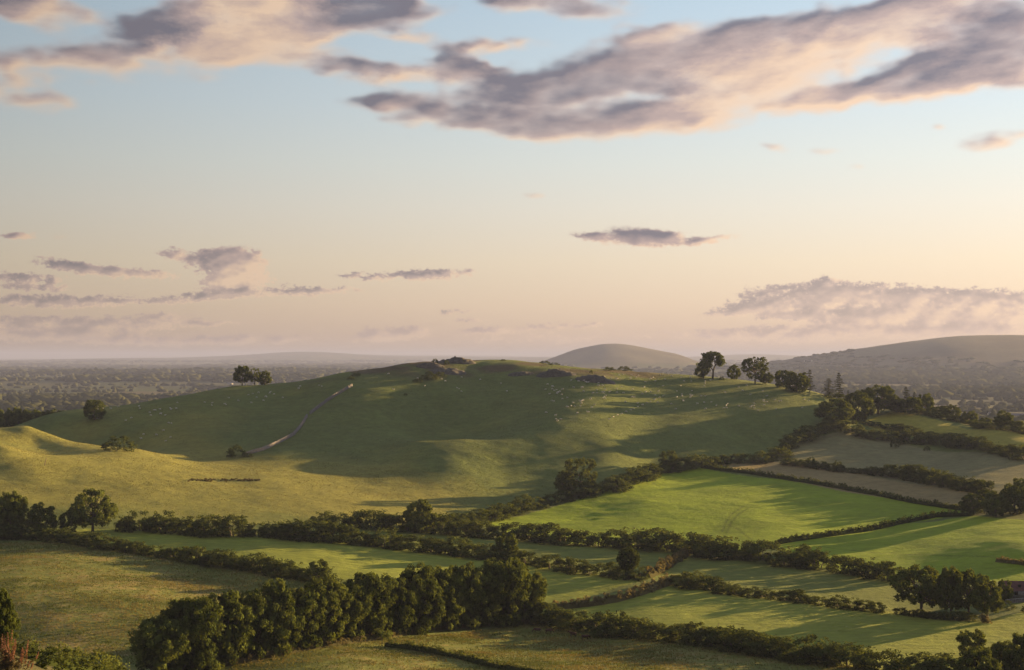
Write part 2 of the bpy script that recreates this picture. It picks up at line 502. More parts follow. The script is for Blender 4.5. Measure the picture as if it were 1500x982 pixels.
def vnoise(x, y, k=0):
    L = _LAT[k % 8]
    n = L.shape[0]
    xi, yi = np.floor(x).astype(np.int64), np.floor(y).astype(np.int64)
    fx, fy = x - xi, y - yi
    fx = fx * fx * fx * (fx * (fx * 6 - 15) + 10); fy = fy * fy * fy * (fy * (fy * 6 - 15) + 10)
    a, b = L[yi % n, xi % n], L[yi % n, (xi + 1) % n]
    c, d = L[(yi + 1) % n, xi % n], L[(yi + 1) % n, (xi + 1) % n]
    return (a * (1 - fx) + b * fx) * (1 - fy) + (c * (1 - fx) + d * fx) * fy - 0.5


def fbm(x, y, s, octv=4, k=0, g=0.5):
    o, amp, f = 0, 1.0, 1.0 / s
    for i in range(octv):
        o = o + amp * vnoise(x * f + 17.3 * i, y * f - 9.1 * i, k + i)
        amp *= g; f *= 2.03
    return o


def gauss(x, c, s):
    return np.exp(-0.5 * ((x - c) / s) ** 2)


def far_z(x, y):
    z = -100.0 + 16.0 * fbm(x, y, 1500, 3, 1) * sstep(y, 2500, 4500)
    z = z + 34.0 * np.abs(fbm(x * 0.5, y, 3400, 3, 2)) * sstep(y, 4200, 8000)
    z = z + 10 * gauss(y, 5400 + 0.15 * x, 320) * sstep(-x, 200, 900)
    u = x / np.maximum(y, 1) * F + 750
    z = z + (108 * sstep(u, 745, 850) * (1 - sstep(u, 985, 1075)) + 66 * gauss(u, 898, 42) + 12 * gauss(u, 960, 30)) * gauss(y, 9000, 700)
    z = z + (184 * np.where(u < 1435, gauss(u, 1435, 165), gauss(u, 1435, 300)) + 26 * gauss(u, 1190, 80)) * gauss(y, 7200, 750) * (u > 700)
    z = z + 9 * fbm(x, y, 650, 4, 3) * sstep(z, -70, 0)
    # low hills along the skyline
    rim = sstep(y, 15000, 24000)
    z = z + rim * (28 + 62 * (fbm(x, y * 0.2, 9000, 4, 5) + 0.25) + 105 * gauss(u, 440, 70) + 45 * gauss(u, 620, 120) + 60 * gauss(u, 1105, 60) + 20 * gauss(u, 200, 100))
    return z


def terrain_z(x, y):
    x = np.asarray(x, np.float64); y = np.asarray(y, np.float64)
    sh = x.shape
    x, y = x.ravel(), np.maximum(y.ravel(), 2.0)
    near = np.full(len(x), -100.0)
    idx = np.nonzero(y < 2100)[0]
    for i in range(0, len(idx), 20000):
        k = idx[i:i + 20000]
        q = tps_dom(x[k] / y[k], y[k])
        near[k] = tps_k(q, _P) @ _wt[:_n] + _wt[_n] + q @ _wt[_n + 1:]
    # gentle ground relief
    rel = 0.9 * fbm(x, y, 60, 3, 3) * sstep(y, 560, 760) * (1 - .75 * sstep(x, -30, 40) * (1 - sstep(y, 850, 900))) + 0.30 * fbm(x, y, 14, 2, 5) * sstep(y, 300, 420) + 0.25 * fbm(x, y, 26, 2, 6)
    rel = rel + 0.26 * fbm(x * .7, y, 7, 2, 7) * sstep(y, 540, 600) * (1 - sstep(y, 1100, 1200)) * (1 - .8 * sstep(x, 40, 90) * (1 - sstep(y, 790, 840)))
    hill = sstep(y, 830, 890) * (1 - sstep(y, 1010, 1150))
    rel = rel + hill * (2.2 * np.abs(fbm(x, y, 55, 3, 4)) * sstep(x, -140, -60) * (1 - sstep(x, 90, 160)))
    near = near + rel
    w = sstep(y, 1350, 2000)
    return (near * (1 - w) + far_z(x, y) * w).reshape(sh)


# polar sheet
_fine = np.linspace(-21.5, 21.5, 560)
_c1 = np.concatenate([np.linspace(-58, -30, 26), np.linspace(-29.4, -21.6, 34)])
AZS = np.tan(np.radians(np.concatenate([_c1, _fine, -_c1[::-1]])))
YS = np.concatenate([np.geomspace(2.5, 250, 60)[:-1], np.geomspace(250, 340, 70)[:-1], np.geomspace(340, 1150, 430)[:-1], np.geomspace(1150, 2200, 50)[:-1], np.geomspace(2200, 42000, 190)])
GT, GY = np.meshgrid(AZS, YS)          # rows = distance
GX = GT * GY
GZ = terrain_z(GX, GY)


def ground_z(x, y):
    """bilinear lookup of the sheet"""
    x = np.asarray(x, float); y = np.asarray(y, float)
    t = np.interp(x / y, AZS, np.arange(len(AZS)))
    r = np.interp(y, YS, np.arange(len(YS)))
    ti = np.clip(t.astype(int), 0, len(AZS) - 2); ri = np.clip(r.astype(int), 0, len(YS) - 2)
    a, b = t - ti, r - ri
    return (GZ[ri, ti] * (1 - a) + GZ[ri, ti + 1] * a) * (1 - b) + (GZ[ri + 1, ti] * (1 - a) + GZ[ri + 1, ti + 1] * a) * b


_YR = np.geomspace(60, 20000, 6000)


def at(u, v, ymin=60.0, ymax=1120.0):
    """where the sight line through a photo pixel meets the ground; just over a crest it falls back to the crest"""
    t = (u - 750.0) / F
    zg = ground_z(t * _YR, _YR)
    vv = VH - zg * F / _YR
    if ymin >= 1500:
        ymax = 20000.0
    rng_ = (_YR >= ymin) & (_YR <= ymax)
    ok = np.nonzero((vv <= v) & rng_)[0]
    if not len(ok):
        i = int(np.argmin(np.where(rng_, vv, 1e9)))
        return np.array([t * _YR[i], _YR[i], float(ground_z(t * _YR[i], _YR[i]))])
    i = ok[0]
    if i > 0 and vv[i - 1] != vv[i]:
        f = np.clip((vv[i - 1] - v) / (vv[i - 1] - vv[i]), 0, 1)
        Y = _YR[i - 1] + f * (_YR[i] - _YR[i - 1])
    else:
        Y = _YR[i]
    return np.array([t * Y, Y, float(ground_z(t * Y, Y))])


def in_poly(px, py, poly):
    poly = np.asarray(poly, float)
    inside = np.zeros(px.shape, bool)
    j = len(poly) - 1
    for i in range(len(poly)):
        xi, yi = poly[i]; xj, yj = poly[j]
        if yi != yj:
            c = ((yi > py) != (yj > py)) & (px < (xj - xi) * (py - yi) / (yj - yi) + xi)
            inside ^= c
        j = i
    return inside


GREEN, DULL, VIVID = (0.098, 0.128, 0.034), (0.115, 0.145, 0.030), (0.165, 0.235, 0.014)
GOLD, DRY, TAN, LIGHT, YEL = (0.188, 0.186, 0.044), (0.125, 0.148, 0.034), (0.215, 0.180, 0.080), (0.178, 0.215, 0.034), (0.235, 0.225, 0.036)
# (outline in photo pixels, colour, dry patches, mown lines)
FIELDS = [
    ([(-50, 600), (40, 622), (80, 637), (200, 657), (430, 668), (600, 690), (760, 715), (700, 765), (485, 771), (400, 784), (128, 774), (-50, 780)], GOLD, .30, 0),
    ([(-50, 792), (101, 795), (250, 818), (381, 837), (500, 852), (430, 880), (200, 985), (-50, 985)], DRY, .62, 0),
    ([(48, 787), (144, 798), (325, 826), (507, 848), (600, 870), (790, 905), (809, 891), (947, 848), (899, 843), (728, 817), (565, 800), (400, 786), (128, 774)], LIGHT, .1, 1),
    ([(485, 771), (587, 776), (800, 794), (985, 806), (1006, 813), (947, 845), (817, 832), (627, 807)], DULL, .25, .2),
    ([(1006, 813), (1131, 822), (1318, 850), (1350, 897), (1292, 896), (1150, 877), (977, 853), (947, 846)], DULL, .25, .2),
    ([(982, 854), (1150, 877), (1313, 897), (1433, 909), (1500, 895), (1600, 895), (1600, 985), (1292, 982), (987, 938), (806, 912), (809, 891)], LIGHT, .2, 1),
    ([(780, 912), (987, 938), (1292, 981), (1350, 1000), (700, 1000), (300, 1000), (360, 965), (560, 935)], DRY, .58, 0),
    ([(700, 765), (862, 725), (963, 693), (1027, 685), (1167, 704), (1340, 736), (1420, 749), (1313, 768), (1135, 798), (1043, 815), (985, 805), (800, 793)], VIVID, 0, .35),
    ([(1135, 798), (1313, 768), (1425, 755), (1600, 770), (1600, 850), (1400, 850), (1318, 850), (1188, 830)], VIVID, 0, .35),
    ([(1051, 680), (1129, 676), (1292, 696), (1452, 724), (1420, 748), (1340, 736), (1100, 693)], TAN, .5, 0),
    ([(1129, 676), (1188, 638), (1303, 643), (1500, 672), (1600, 690), (1600, 740), (1452, 723), (1244, 691)], (0.165, 0.165, 0.075), .4, 0),
    ([(1260, 618), (1308, 601), (1452, 627), (1600, 650), (1600, 685), (1500, 665), (1393, 645), (1265, 622)], YEL, .15, .5),
]
FIELD_XY = []
col = np.zeros(GX.shape + (3,), np.float32); col[:] = GREEN
dry = np.full(GX.shape, 0.22, np.float32)
mow = np.zeros(GX.shape, np.float32)
# far plain: patchwork of small fields
cell = lambda a, b, k: (np.abs(np.sin((np.floor(a) * 127.1 + np.floor(b) * 311.7 + k) * 0.917) * 43758.5) % 1.0)
_wx = GX + 120 * fbm(GX, GY, 700, 2, 0); _wy = GY + 260 * fbm(GX, GY, 900, 2, 2)
_c = cell(_wx / 190 + 0.35 * np.floor(_wy / 330), _wy / 330, 3.0)
farm = GY > 1500
pal = np.array([(0.042, 0.055, 0.020), (0.050, 0.056, 0.024), (0.075, 0.068, 0.034), (0.034, 0.044, 0.018), (0.046, 0.062, 0.020)], np.float32)
col[farm] = pal[(_c[farm] * 4.999).astype(int)]
_big = farm & (GZ > -40) & (GY < 12000)
col[_big] = (0.062, 0.058, 0.034)
col[_big] *= (1 + 1.6 * fbm(GX[_big], GY[_big], 420, 4, 3))[:, None]
col = np.clip(col, .01, 1)
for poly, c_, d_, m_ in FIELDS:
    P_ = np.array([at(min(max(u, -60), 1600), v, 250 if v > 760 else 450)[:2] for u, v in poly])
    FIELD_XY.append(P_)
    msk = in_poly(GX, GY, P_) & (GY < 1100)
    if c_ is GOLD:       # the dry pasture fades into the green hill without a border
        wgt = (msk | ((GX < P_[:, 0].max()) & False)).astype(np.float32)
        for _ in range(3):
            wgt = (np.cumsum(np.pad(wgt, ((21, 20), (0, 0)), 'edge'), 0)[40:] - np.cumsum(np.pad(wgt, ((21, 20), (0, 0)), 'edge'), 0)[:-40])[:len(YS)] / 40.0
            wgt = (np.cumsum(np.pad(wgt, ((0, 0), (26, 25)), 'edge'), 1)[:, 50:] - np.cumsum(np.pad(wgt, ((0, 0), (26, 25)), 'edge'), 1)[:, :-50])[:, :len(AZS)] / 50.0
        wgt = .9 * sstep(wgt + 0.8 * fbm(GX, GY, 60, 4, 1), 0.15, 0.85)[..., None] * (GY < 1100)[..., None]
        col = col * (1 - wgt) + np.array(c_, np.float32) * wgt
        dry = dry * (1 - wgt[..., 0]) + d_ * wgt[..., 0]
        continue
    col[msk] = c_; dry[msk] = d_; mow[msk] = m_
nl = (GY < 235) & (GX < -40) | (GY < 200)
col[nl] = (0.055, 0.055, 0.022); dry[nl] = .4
# tyre marks in the bright field
for line in ([(1058, 778), (1063, 764), (1072, 752), (1088, 742)], [(1064, 780), (1070, 766), (1080, 754), (1096, 744)], [(1100, 790), (1082, 776), (1066, 768)], [(1180, 797), (1250, 806), (1330, 812), (1480, 818)]):
    P_ = np.array([at(u, v, 300)[:2] for u, v in line])
    for (x0, y0), (x1, y1) in zip(P_[:-1], P_[1:]):
        L2 = (x1 - x0) ** 2 + (y1 - y0) ** 2
        tt = np.clip(((GX - x0) * (x1 - x0) + (GY - y0) * (y1 - y0)) / L2, 0, 1)
        dd = np.hypot(GX - x0 - tt * (x1 - x0), GY - y0 - tt * (y1 - y0))
        col = col * (1 - .32 * (1 - sstep(dd, .2, 1.0)))[..., None]
# brown rough ground on the hilltop and the drier shoulder
top = sstep(GY, 890, 930) * (1 - sstep(GY, 1010, 1100)) * sstep(GX, -150, -110) * (1 - sstep(GX, 80, 130))
nz = fbm(GX, GY, 45, 3, 2) + 0.1
brown = (top * sstep(nz, 0.0, 0.25))[..., None]
col = col * (1 - brown) + np.array((0.085, 0.070, 0.038), np.float32) * brown
dry = np.maximum(dry, (0.45 * sstep(GX, 90, 200) * sstep(GY, 860, 900) * (GY < 1100)).astype(np.float32))


def ground_material():
    m, t, out = new_mat('ground_cover')
    at_c = t.n.new('ShaderNodeAttribute'); at_c.attribute_name = 'tint'
    at_d = t.n.new('ShaderNodeAttribute'); at_d.attribute_name = 'dry'
    at_m = t.n.new('ShaderNodeAttribute'); at_m.attribute_name = 'mow'
    geo = t.n.new('ShaderNodeNewGeometry')
    pos = geo.outputs['Position']
    big = t.noise(pos, 0.035, 4, 0.6)
    mid = t.noise(pos, 0.22, 5, 0.65)
    st = t.mapping(pos, rot=(0, 0, rad(12)), scale=(0.35, 1.0, 1.0))
    fin = t.noise(st, 1.1, 4, 0.7)
    c = at_c.outputs['Color']
    v = t.m('ADD', -0.02, t.m('ADD', t.m('MULTIPLY', big, 0.62), t.m('ADD', t.m('MULTIPLY', mid, 0.80), t.m('MULTIPLY', fin, 0.62))))
    c = t.mix(1.0, c, t.comb(v, v, v), 'MULTIPLY')
    # straw-coloured patches
    pm = t.m('ADD', t.m('MULTIPLY', mid, 0.45), t.m('ADD', t.m('MULTIPLY', big, 0.35), t.m('MULTIPLY', fin, 0.35)))
    th = t.m('SUBTRACT', 0.84, t.m('MULTIPLY', at_d.outputs['Fac'], 0.36))
    patch = t.m('MULTIPLY', t.mr(pm, t.m('SUBTRACT', th, 0.07), t.m('ADD', th, 0.10)), 0.8)
    c = t.mix(patch, c, (0.230, 0.170, 0.075))
    # dark green tussock spots where the grass is rough
    dk = t.mr(t.noise(st, 0.55, 3, 0.6), 0.56, 0.70)
    c = t.mix(t.m('MULTIPLY', dk, t.m('MULTIPLY', at_d.outputs['Fac'], 0.55)), c, (0.055, 0.065, 0.020))
    # mowing lines
    wv = t.n.new('ShaderNodeTexWave')
    wv.wave_type = 'BANDS'; wv.bands_direction = 'Y'
    wv.inputs['Scale'].default_value = 0.075
    wv.inputs['Distortion'].default_value = 3.5
    wv.inputs['Detail'].default_value = 2
    wv.inputs['Detail Scale'].default_value = 1.0
    t.l.new(t.mapping(pos, rot=(0, 0, rad(14))), wv.inputs[0])
    ln = t.m('MULTIPLY', t.mr(wv.outputs['Fac'], 0.55, 0.95), t.m('MULTIPLY', at_m.outputs['Fac'], 0.13))
    c = t.mix(ln, c, (0.045, 0.060, 0.016))
    b = t.n.new('ShaderNodeBsdfPrincipled')
    t.l.new(c, b.inputs['Base Color'])
    b.inputs['Roughness'].default_value = 0.95
    b.inputs['Specular IOR Level'].default_value = 0.1
    bp = t.n.new('ShaderNodeBump')
    bp.inputs['Strength'].default_value = 0.8
    bp.inputs['Distance'].default_value = 0.8
    hgt = t.m('ADD', t.m('MULTIPLY', fin, t.m('ADD', 0.5, at_d.outputs['Fac'])), t.m('ADD', t.m('MULTIPLY', mid, 0.8), t.m('MULTIPLY', wv.outputs['Fac'], t.m('MULTIPLY', at_m.outputs['Fac'], 0.07))))
    t.l.new(hgt, bp.inputs['Height'])
    t.l.new(bp.outputs[0], b.inputs['Normal'])
    t.l.new(b.outputs[0], out.inputs[0])
    return m


nr, nc = GX.shape
vid = np.arange(nr * nc).reshape(nr, nc)
quads = np.stack([vid[:-1, :-1], vid[:-1, 1:], vid[1:, 1:], vid[1:, :-1]], -1).reshape(-1, 4)
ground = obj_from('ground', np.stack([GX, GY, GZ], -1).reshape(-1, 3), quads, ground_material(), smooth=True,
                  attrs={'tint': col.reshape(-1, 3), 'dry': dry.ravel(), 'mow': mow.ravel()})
tag(ground, kind='structure')


# ================================================================== vegetation
def leaf_material(name, dark, light, trans=0.35):
    m, t, out = new_mat(name)
    tone = t.n.new('ShaderNodeAttribute'); tone.attribute_name = 'tone'
    oi = t.n.new('ShaderNodeObjectInfo')
    c = t.mix(tone.outputs['Fac'], dark, light)
    c = t.mix(t.m('MULTIPLY', oi.outputs['Random'], 0.12), c, (0.085, 0.072, 0.022))
    v = t.m('ADD', 0.8, t.m('MULTIPLY', oi.outputs['Random'], 0.4))
    c = t.mix(1.0, c, t.comb(v, v, v), 'MULTIPLY')
    d = t.n.new('ShaderNodeBsdfDiffuse'); t.l.new(c, d.inputs[0])
    tr = t.n.new('ShaderNodeBsdfTranslucent')
    t.l.new(t.mix(1.0, c, (1.25, 1.1, 0.6), 'MULTIPLY'), tr.inputs[0])
    mx = t.n.new('ShaderNodeMixShader'); mx.inputs[0].default_value = trans
    t.l.new(d.outputs[0], mx.inputs[1]); t.l.new(tr.outputs[0], mx.inputs[2])
    t.l.new(mx.outputs[0], out.inputs[0])
    return m


M_LEAF = leaf_material('broad_leaves', (0.030, 0.046, 0.012), (0.115, 0.150, 0.036), 0.28)
M_HEDGE = leaf_material('hedge_leaves', (0.026, 0.040, 0.012), (0.100, 0.130, 0.036), 0.28)
M_NEEDLE = leaf_material('needles', (0.028, 0.038, 0.014), (0.055, 0.065, 0.024), 0.15)
M_DRYGRASS = leaf_material('dry_grass', (0.090, 0.088, 0.042), (0.165, 0.150, 0.080), 0.3)
M_PINK = leaf_material('dry_heads', (0.110, 0.055, 0.045), (0.260, 0.140, 0.110), 0.3)


def bark_material():
    m, t, out = new_mat('bark')
    geo = t.n.new('ShaderNodeTexCoord')
    n = t.noise(t.mapping(geo.outputs['Object'], scale=(14, 14, 3)), 1.0, 4, 0.7)
    b = t.n.new('ShaderNodeBsdfPrincipled')
    t.l.new(t.mix(n, (0.030, 0.024, 0.018), (0.085, 0.070, 0.052)), b.inputs['Base Color'])
    b.inputs['Roughness'].default_value = 0.9
    t.l.new(b.outputs[0], out.inputs[0])
    return m


M_BARK = bark_material()


def unit(v):
    return v / np.maximum(np.linalg.norm(v, axis=-1, keepdims=True), 1e-9)


def leaves(r, cen, rad_, n_per, size, up=0.25, squash=0.85, jitter=0.75, tone=None, aspect=1.5):
    """leaf faces spread over clumps: cen (C,3), rad_ (C,), returns verts, quads, tone"""
    C_ = len(cen)
    n_per = np.maximum((n_per * np.ones(C_)).astype(int), 3)
    k = np.repeat(np.arange(C_), n_per)
    N = len(k)
    d = unit(r.normal(size=(N, 3)))
    d[:, 2] = np.abs(d[:, 2]) * np.where(r.rand(N) < 0.30, -1, 1)
    d = unit(d)
    p = cen[k] + d * rad_[k][:, None] * (0.55 + 0.5 * r.rand(N, 1)) * np.array([1, 1, squash])
    nrm = unit(d + np.array([0, 0, up]) + jitter * r.normal(size=(N, 3)))
    a = unit(np.cross(nrm, r.normal(size=(N, 3))))
    b = np.cross(nrm, a)
    s = size * (0.65 + 0.7 * r.rand(N, 1))
    a, b = a * s * 0.5 * aspect, b * s * 0.5
    q = np.stack([p - a, p - b * 0.9 + a * 0.1, p + a, p + b * 0.9 + a * 0.1], 1).reshape(-1, 3)
    f = np.arange(4 * N).reshape(N, 4)
    tn = (r.rand(C_) if tone is None else tone)[k] * 0.7 + 0.3 * r.rand(N)
    return q, f, np.repeat(tn, 4)


def tube(path, radii, sides=6):
    path = np.asarray(path, float)
    n = len(path)
    tang = unit(np.gradient(path, axis=0))
    ref = np.where(np.abs(tang[:, 2:3]) > 0.9, np.array([[1.0, 0, 0]]), np.array([[0, 0, 1.0]]))
    a = unit(np.cross(tang, ref)); b = np.cross(tang, a)
    ang = np.linspace(0, 2 * np.pi, sides, endpoint=False)
    ring = path[:, None, :] + (a[:, None, :] * np.cos(ang)[None, :, None] + b[:, None, :] * np.sin(ang)[None, :, None]) * np.asarray(radii)[:, None, None]
    v = ring.reshape(-1, 3)
    i = np.arange(n - 1)[:, None] * sides; j = np.arange(sides)[None, :]
    f = np.stack([i + j, i + (j + 1) % sides, i + sides + (j + 1) % sides, i + sides + j], -1).reshape(-1, 4)
    return v, f


def merge(parts):
    vs, fs, ts, o = [], [], [], 0
    for p in parts:
        vs.append(p[0]); fs.append(p[1] + o); o += len(p[0])
        ts.append(p[2] if len(p) > 2 else np.zeros(len(p[0])))
    return np.concatenate(vs), np.concatenate(fs), np.concatenate(ts)


def limbs(r, base_r, h0, targets, lean=(0, 0)):
    """a tapered trunk with limbs that reach for the given clump centres"""
    top = np.array([lean[0], lean[1], h0])
    n = 6
    tpath = [np.array([lean[0] * (i / n) ** 1.5, lean[1] * (i / n) ** 1.5, h0 * i / n]) for i in range(n + 1)]
    tr = [base_r * (1.35 if i == 0 else 1 - 0.45 * i / n) for i in range(n + 1)]
    parts = [tube(tpath, tr, 8)]
    for c in targets:
        s = tpath[r.randint(max(2, n - 3), n + 1)]
        mid = s * 0.5 + c * 0.5 + np.array([0, 0, -0.04]) + r.normal(size=3) * 0.02
        parts.append(tube([s, mid, c], [base_r * 0.42, base_r * 0.26, base_r * 0.08], 5))
    return merge(parts)


def crown_centres(r, n, z0, z1, shape, inner=0.25):
    """clump centres through a unit crown: shape(t)-> radius at relative height t"""
    out, rr = [], []
    while len(out) < n:
        t = r.rand()
        R = shape(t)
        if r.rand() > R / 0.5:
            continue
        a = r.rand() * 2 * np.pi
        q = (inner + (1 - inner) * r.rand() ** 0.45)
        out.append((R * q * np.cos(a), R * q * np.sin(a), z0 + (z1 - z0) * t))
    return np.array(out)


def make_kind(kind, seed):
    """returns {part: mesh}; every kind is one unit high and about one unit wide"""
    r = np.random.RandomState(seed)
    if kind == 'wood':            # tall full crown down to the ground
        k1, k2 = r.uniform(.44, .5), r.uniform(.1, .3)
        shape = lambda t: k1 * (1 - max(0, (t - .55) / .5) ** 2.2) ** .5 * (0.80 + .2 * min(1, t / .35)) * (1 + .18 * np.sin(7 * t + k2 * 20))
        c = crown_centres(r, 150, 0.04, 0.93, shape, .45)
        rr = r.uniform(.05, .105, len(c))
        lv = leaves(r, c, rr, 100 * (rr / .08) ** 1.6, .025, up=.35, jitter=.55)
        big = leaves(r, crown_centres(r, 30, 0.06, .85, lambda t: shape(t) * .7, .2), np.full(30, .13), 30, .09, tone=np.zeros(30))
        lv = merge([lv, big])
        tk = limbs(r, .032, .45, c[:10])
        return {'crown': (lv, M_LEAF), 'trunk': (tk, M_BARK)}
    if kind == 'oak':             # spreading crown on a clear trunk, gaps
        shape = lambda t: .5 * np.sqrt(max(0.02, 1 - ((t - .42) / .6) ** 2)) * (1 + .12 * np.sin(9 * t + seed))
        c = crown_centres(r, 135, 0.20, 0.94, shape, .5)
        rr = r.uniform(.055, .11, len(c))
        lv = leaves(r, c, rr, 72 * (rr / .08) ** 1.6, .034, up=.3, jitter=.7)
        tk = limbs(r, .036, .42, c[::6])
        return {'crown': (lv, M_LEAF), 'trunk': (tk, M_BARK)}
    if kind == 'round':           # smaller dense round-headed tree
        shape = lambda t: .5 * np.sqrt(max(0.02, 1 - ((t - .5) / .56) ** 2)) * (1 + .10 * np.sin(8 * t + seed))
        c = crown_centres(r, 110, 0.08, 0.94, shape, .5)
        rr = r.uniform(.07, .12, len(c))
        lv = leaves(r, c, rr, 52 * (rr / .09) ** 1.6, .045, up=.3)
        tk = limbs(r, .034, .38, c[::10])
        return {'crown': (lv, M_LEAF), 'trunk': (tk, M_BARK)}
    if kind == 'ivy':             # trunk-like column smothered in ivy under a broad head
        shape = lambda t: .40 + .10 * np.sin(t * 3.0) if t < .93 else .36
        c = crown_centres(r, 110, 0.03, 0.93, shape, .55)
        rr = r.uniform(.06, .10, len(c))
        lv = leaves(r, c, rr, 48, .036, up=.2)
        tk = limbs(r, .04, .5, c[:8])
        return {'crown': (lv, M_HEDGE), 'trunk': (tk, M_BARK)}
    if kind == 'ball':            # clipped-looking round head on a short stem
        d = unit(r.normal(size=(150, 3)))
        c = d * np.array([.43, .43, .33]) + np.array([0, 0, .62])
        lv = leaves(r, c, np.full(150, .075), 34, .032, jitter=.55)
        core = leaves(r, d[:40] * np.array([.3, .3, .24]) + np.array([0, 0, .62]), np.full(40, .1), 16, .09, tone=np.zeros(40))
        tk = limbs(r, .05, .45, c[:6])
        return {'crown': (merge([lv, core]), M_HEDGE), 'trunk': (tk, M_BARK)}
    if kind == 'thin':            # airy tree, sky shows through
        shape = lambda t: .5 * np.sqrt(max(0.02, 1 - ((t - .48) / .56) ** 2))
        c = crown_centres(r, 85, 0.20, 0.94, shape, .35)
        rr = r.uniform(.05, .09, len(c))
        lv = leaves(r, c, rr, 46, .036, jitter=.9)
        tk = limbs(r, .028, .55, c[::3])
        return {'crown': (lv, M_LEAF), 'trunk': (tk, M_BARK)}
    if kind == 'wind':            # head pushed over to the right
        c1 = unit(r.normal(size=(60, 3))) * np.array([.34, .3, .17]) * r.uniform(.5, 1, (60, 1)) + np.array([.12, 0, .79])
        c2 = unit(r.normal(size=(20, 3))) * np.array([.13, .2, .13]) * r.uniform(.5, 1, (20, 1)) + np.array([.36, 0, .60])
        c3 = unit(r.normal(size=(45, 3))) * np.array([.24, .25, .26]) * r.uniform(.5, 1, (45, 1)) + np.array([-.22, 0, .32])
        c4 = unit(r.normal(size=(30, 3))) * np.array([.18, .2, .2]) * r.uniform(.5, 1, (30, 1)) + np.array([-.08, 0, .55])
        c = np.concatenate([c1, c2, c3, c4])
        lv = leaves(r, c, r.uniform(.05, .085, len(c)), 44, .036, jitter=.7)
        p1 = tube([(.12, 0, 0), (.14, 0, .3), (.20, 0, .5), (.16, 0, .8)], [.035, .026, .02, .01], 7)
        p2 = tube([(.20, 0, .48), (.30, 0, .6), (.38, 0, .66)], [.016, .012, .006], 5)
        p3 = tube([(-.14, 0, 0), (-.18, 0, .2), (-.22, 0, .4)], [.025, .018, .008], 6)
        p4 = tube([(.14, 0, .3), (.0, 0, .5), (-.06, 0, .62)], [.018, .012, .006], 5)
        return {'crown': (lv, M_LEAF), 'trunk': (merge([p1, p2, p3, p4]), M_BARK)}
    if kind == 'conifer':         # ragged conifer with separate tiers of boughs
        parts, br = [], []
        zt = np.linspace(.14, .97, 13)
        for z in zt:
            L = .46 * (1 - z) ** .75 * (.65 + .6 * r.rand()) + .05
            for a in r.rand(5) * 2 * np.pi:
                l = L * r.uniform(.55, 1.1)
                n = 6
                s = np.linspace(.15, 1, n)[:, None]
                e = np.array([np.cos(a) * l, np.sin(a) * l, .10 * l])
                pc = np.array([0, 0, z]) + s * e - np.array([0, 0, .16 * l]) * s * s
                br.append(tube([pc[0] * [.1, .1, 1], pc[2], pc[-1]], [.008, .006, .003], 4))
                parts.append(leaves(r, pc, np.full(n, .028) * (1.2 - .5 * s[:, 0]), 16, .026, squash=.45, jitter=.6))
        tk = merge([tube([(0, 0, 0), (.005, 0, .5), (0, 0, 1)], [.028, .018, .004], 7)] + br)
        return {'crown': (merge(parts), M_NEEDLE), 'trunk': (tk, M_BARK)}
    if kind == 'bush':            # hedgerow bush
        shape = lambda t: .5 * np.sqrt(max(0.03, 1 - ((t - .35) / .68) ** 2)) * (1 + .15 * np.sin(6 * t + seed * 2.1))
        c = crown_centres(r, 40, 0.06, 0.86, shape, .4)
        c[:8] = c[:8] * [1.2, 1.2, 1.08]
        rr = r.uniform(.09, .17, len(c))
        lv = leaves(r, c, rr, 80 * (rr / .13) ** 1.5, .042, up=.3, jitter=.65)
        sp_ = r.rand(9, 2) * 2 - 1
        tw = [leaves(r, np.array([(x * .34, y * .34, .9)]), np.array([.09]), 9, .05) for x, y in sp_]
        st = merge([tube([(x * .1, y * .1, 0), (x * .25, y * .25, .5)], [.02, .01], 4) for x, y in sp_[:5]])
        return {'foliage': (merge([lv] + tw), M_HEDGE), 'stem': (st, M_BARK)}
    if kind == 'scrub':           # low wide dome
        shape = lambda t: .5 * np.sqrt(max(0.02, 1 - (t / 1.05) ** 2)) * (1 + .1 * np.sin(8 * t + seed))
        c = crown_centres(r, 60, 0.03, 0.88, shape, .5)
        rr = r.uniform(.06, .11, len(c))
        lv = leaves(r, c, rr * 1.0, 34, .045, squash=1.2)
        return {'foliage': (lv, M_HEDGE)}
    if kind == 'straw':           # tuft of tall dry grass
        pts = r.normal(size=(26, 2)) * .22
        c = np.concatenate([pts, r.uniform(.15, .8, (26, 1)) * (1 - np.linalg.norm(pts, axis=1, keepdims=True) * .8)], 1)
        lv = leaves(r, c, np.full(26, .16), 26, .07, squash=1.4, aspect=2.6)
        return {'foliage': (lv, M_DRYGRASS)}


KINDS = {}


def variants(kind, n):
    if kind not in KINDS:
        KINDS[kind] = []
        for i in range(n):
            d = {}
            for part, ((v, f, t), mat) in make_kind(kind, 100 + i * 7 + len(kind)).items():
                d[part] = mesh_from(part, v, f, mat, attrs={'tone': t})
            KINDS[kind].append(d)
    return KINDS[kind]


NVAR = {'wood': 7, 'oak': 5, 'round': 5, 'ivy': 2, 'ball': 1, 'thin': 3, 'wind': 1, 'conifer': 3, 'bush': 9, 'scrub': 4, 'straw': 4}
RNG = random.Random(11)


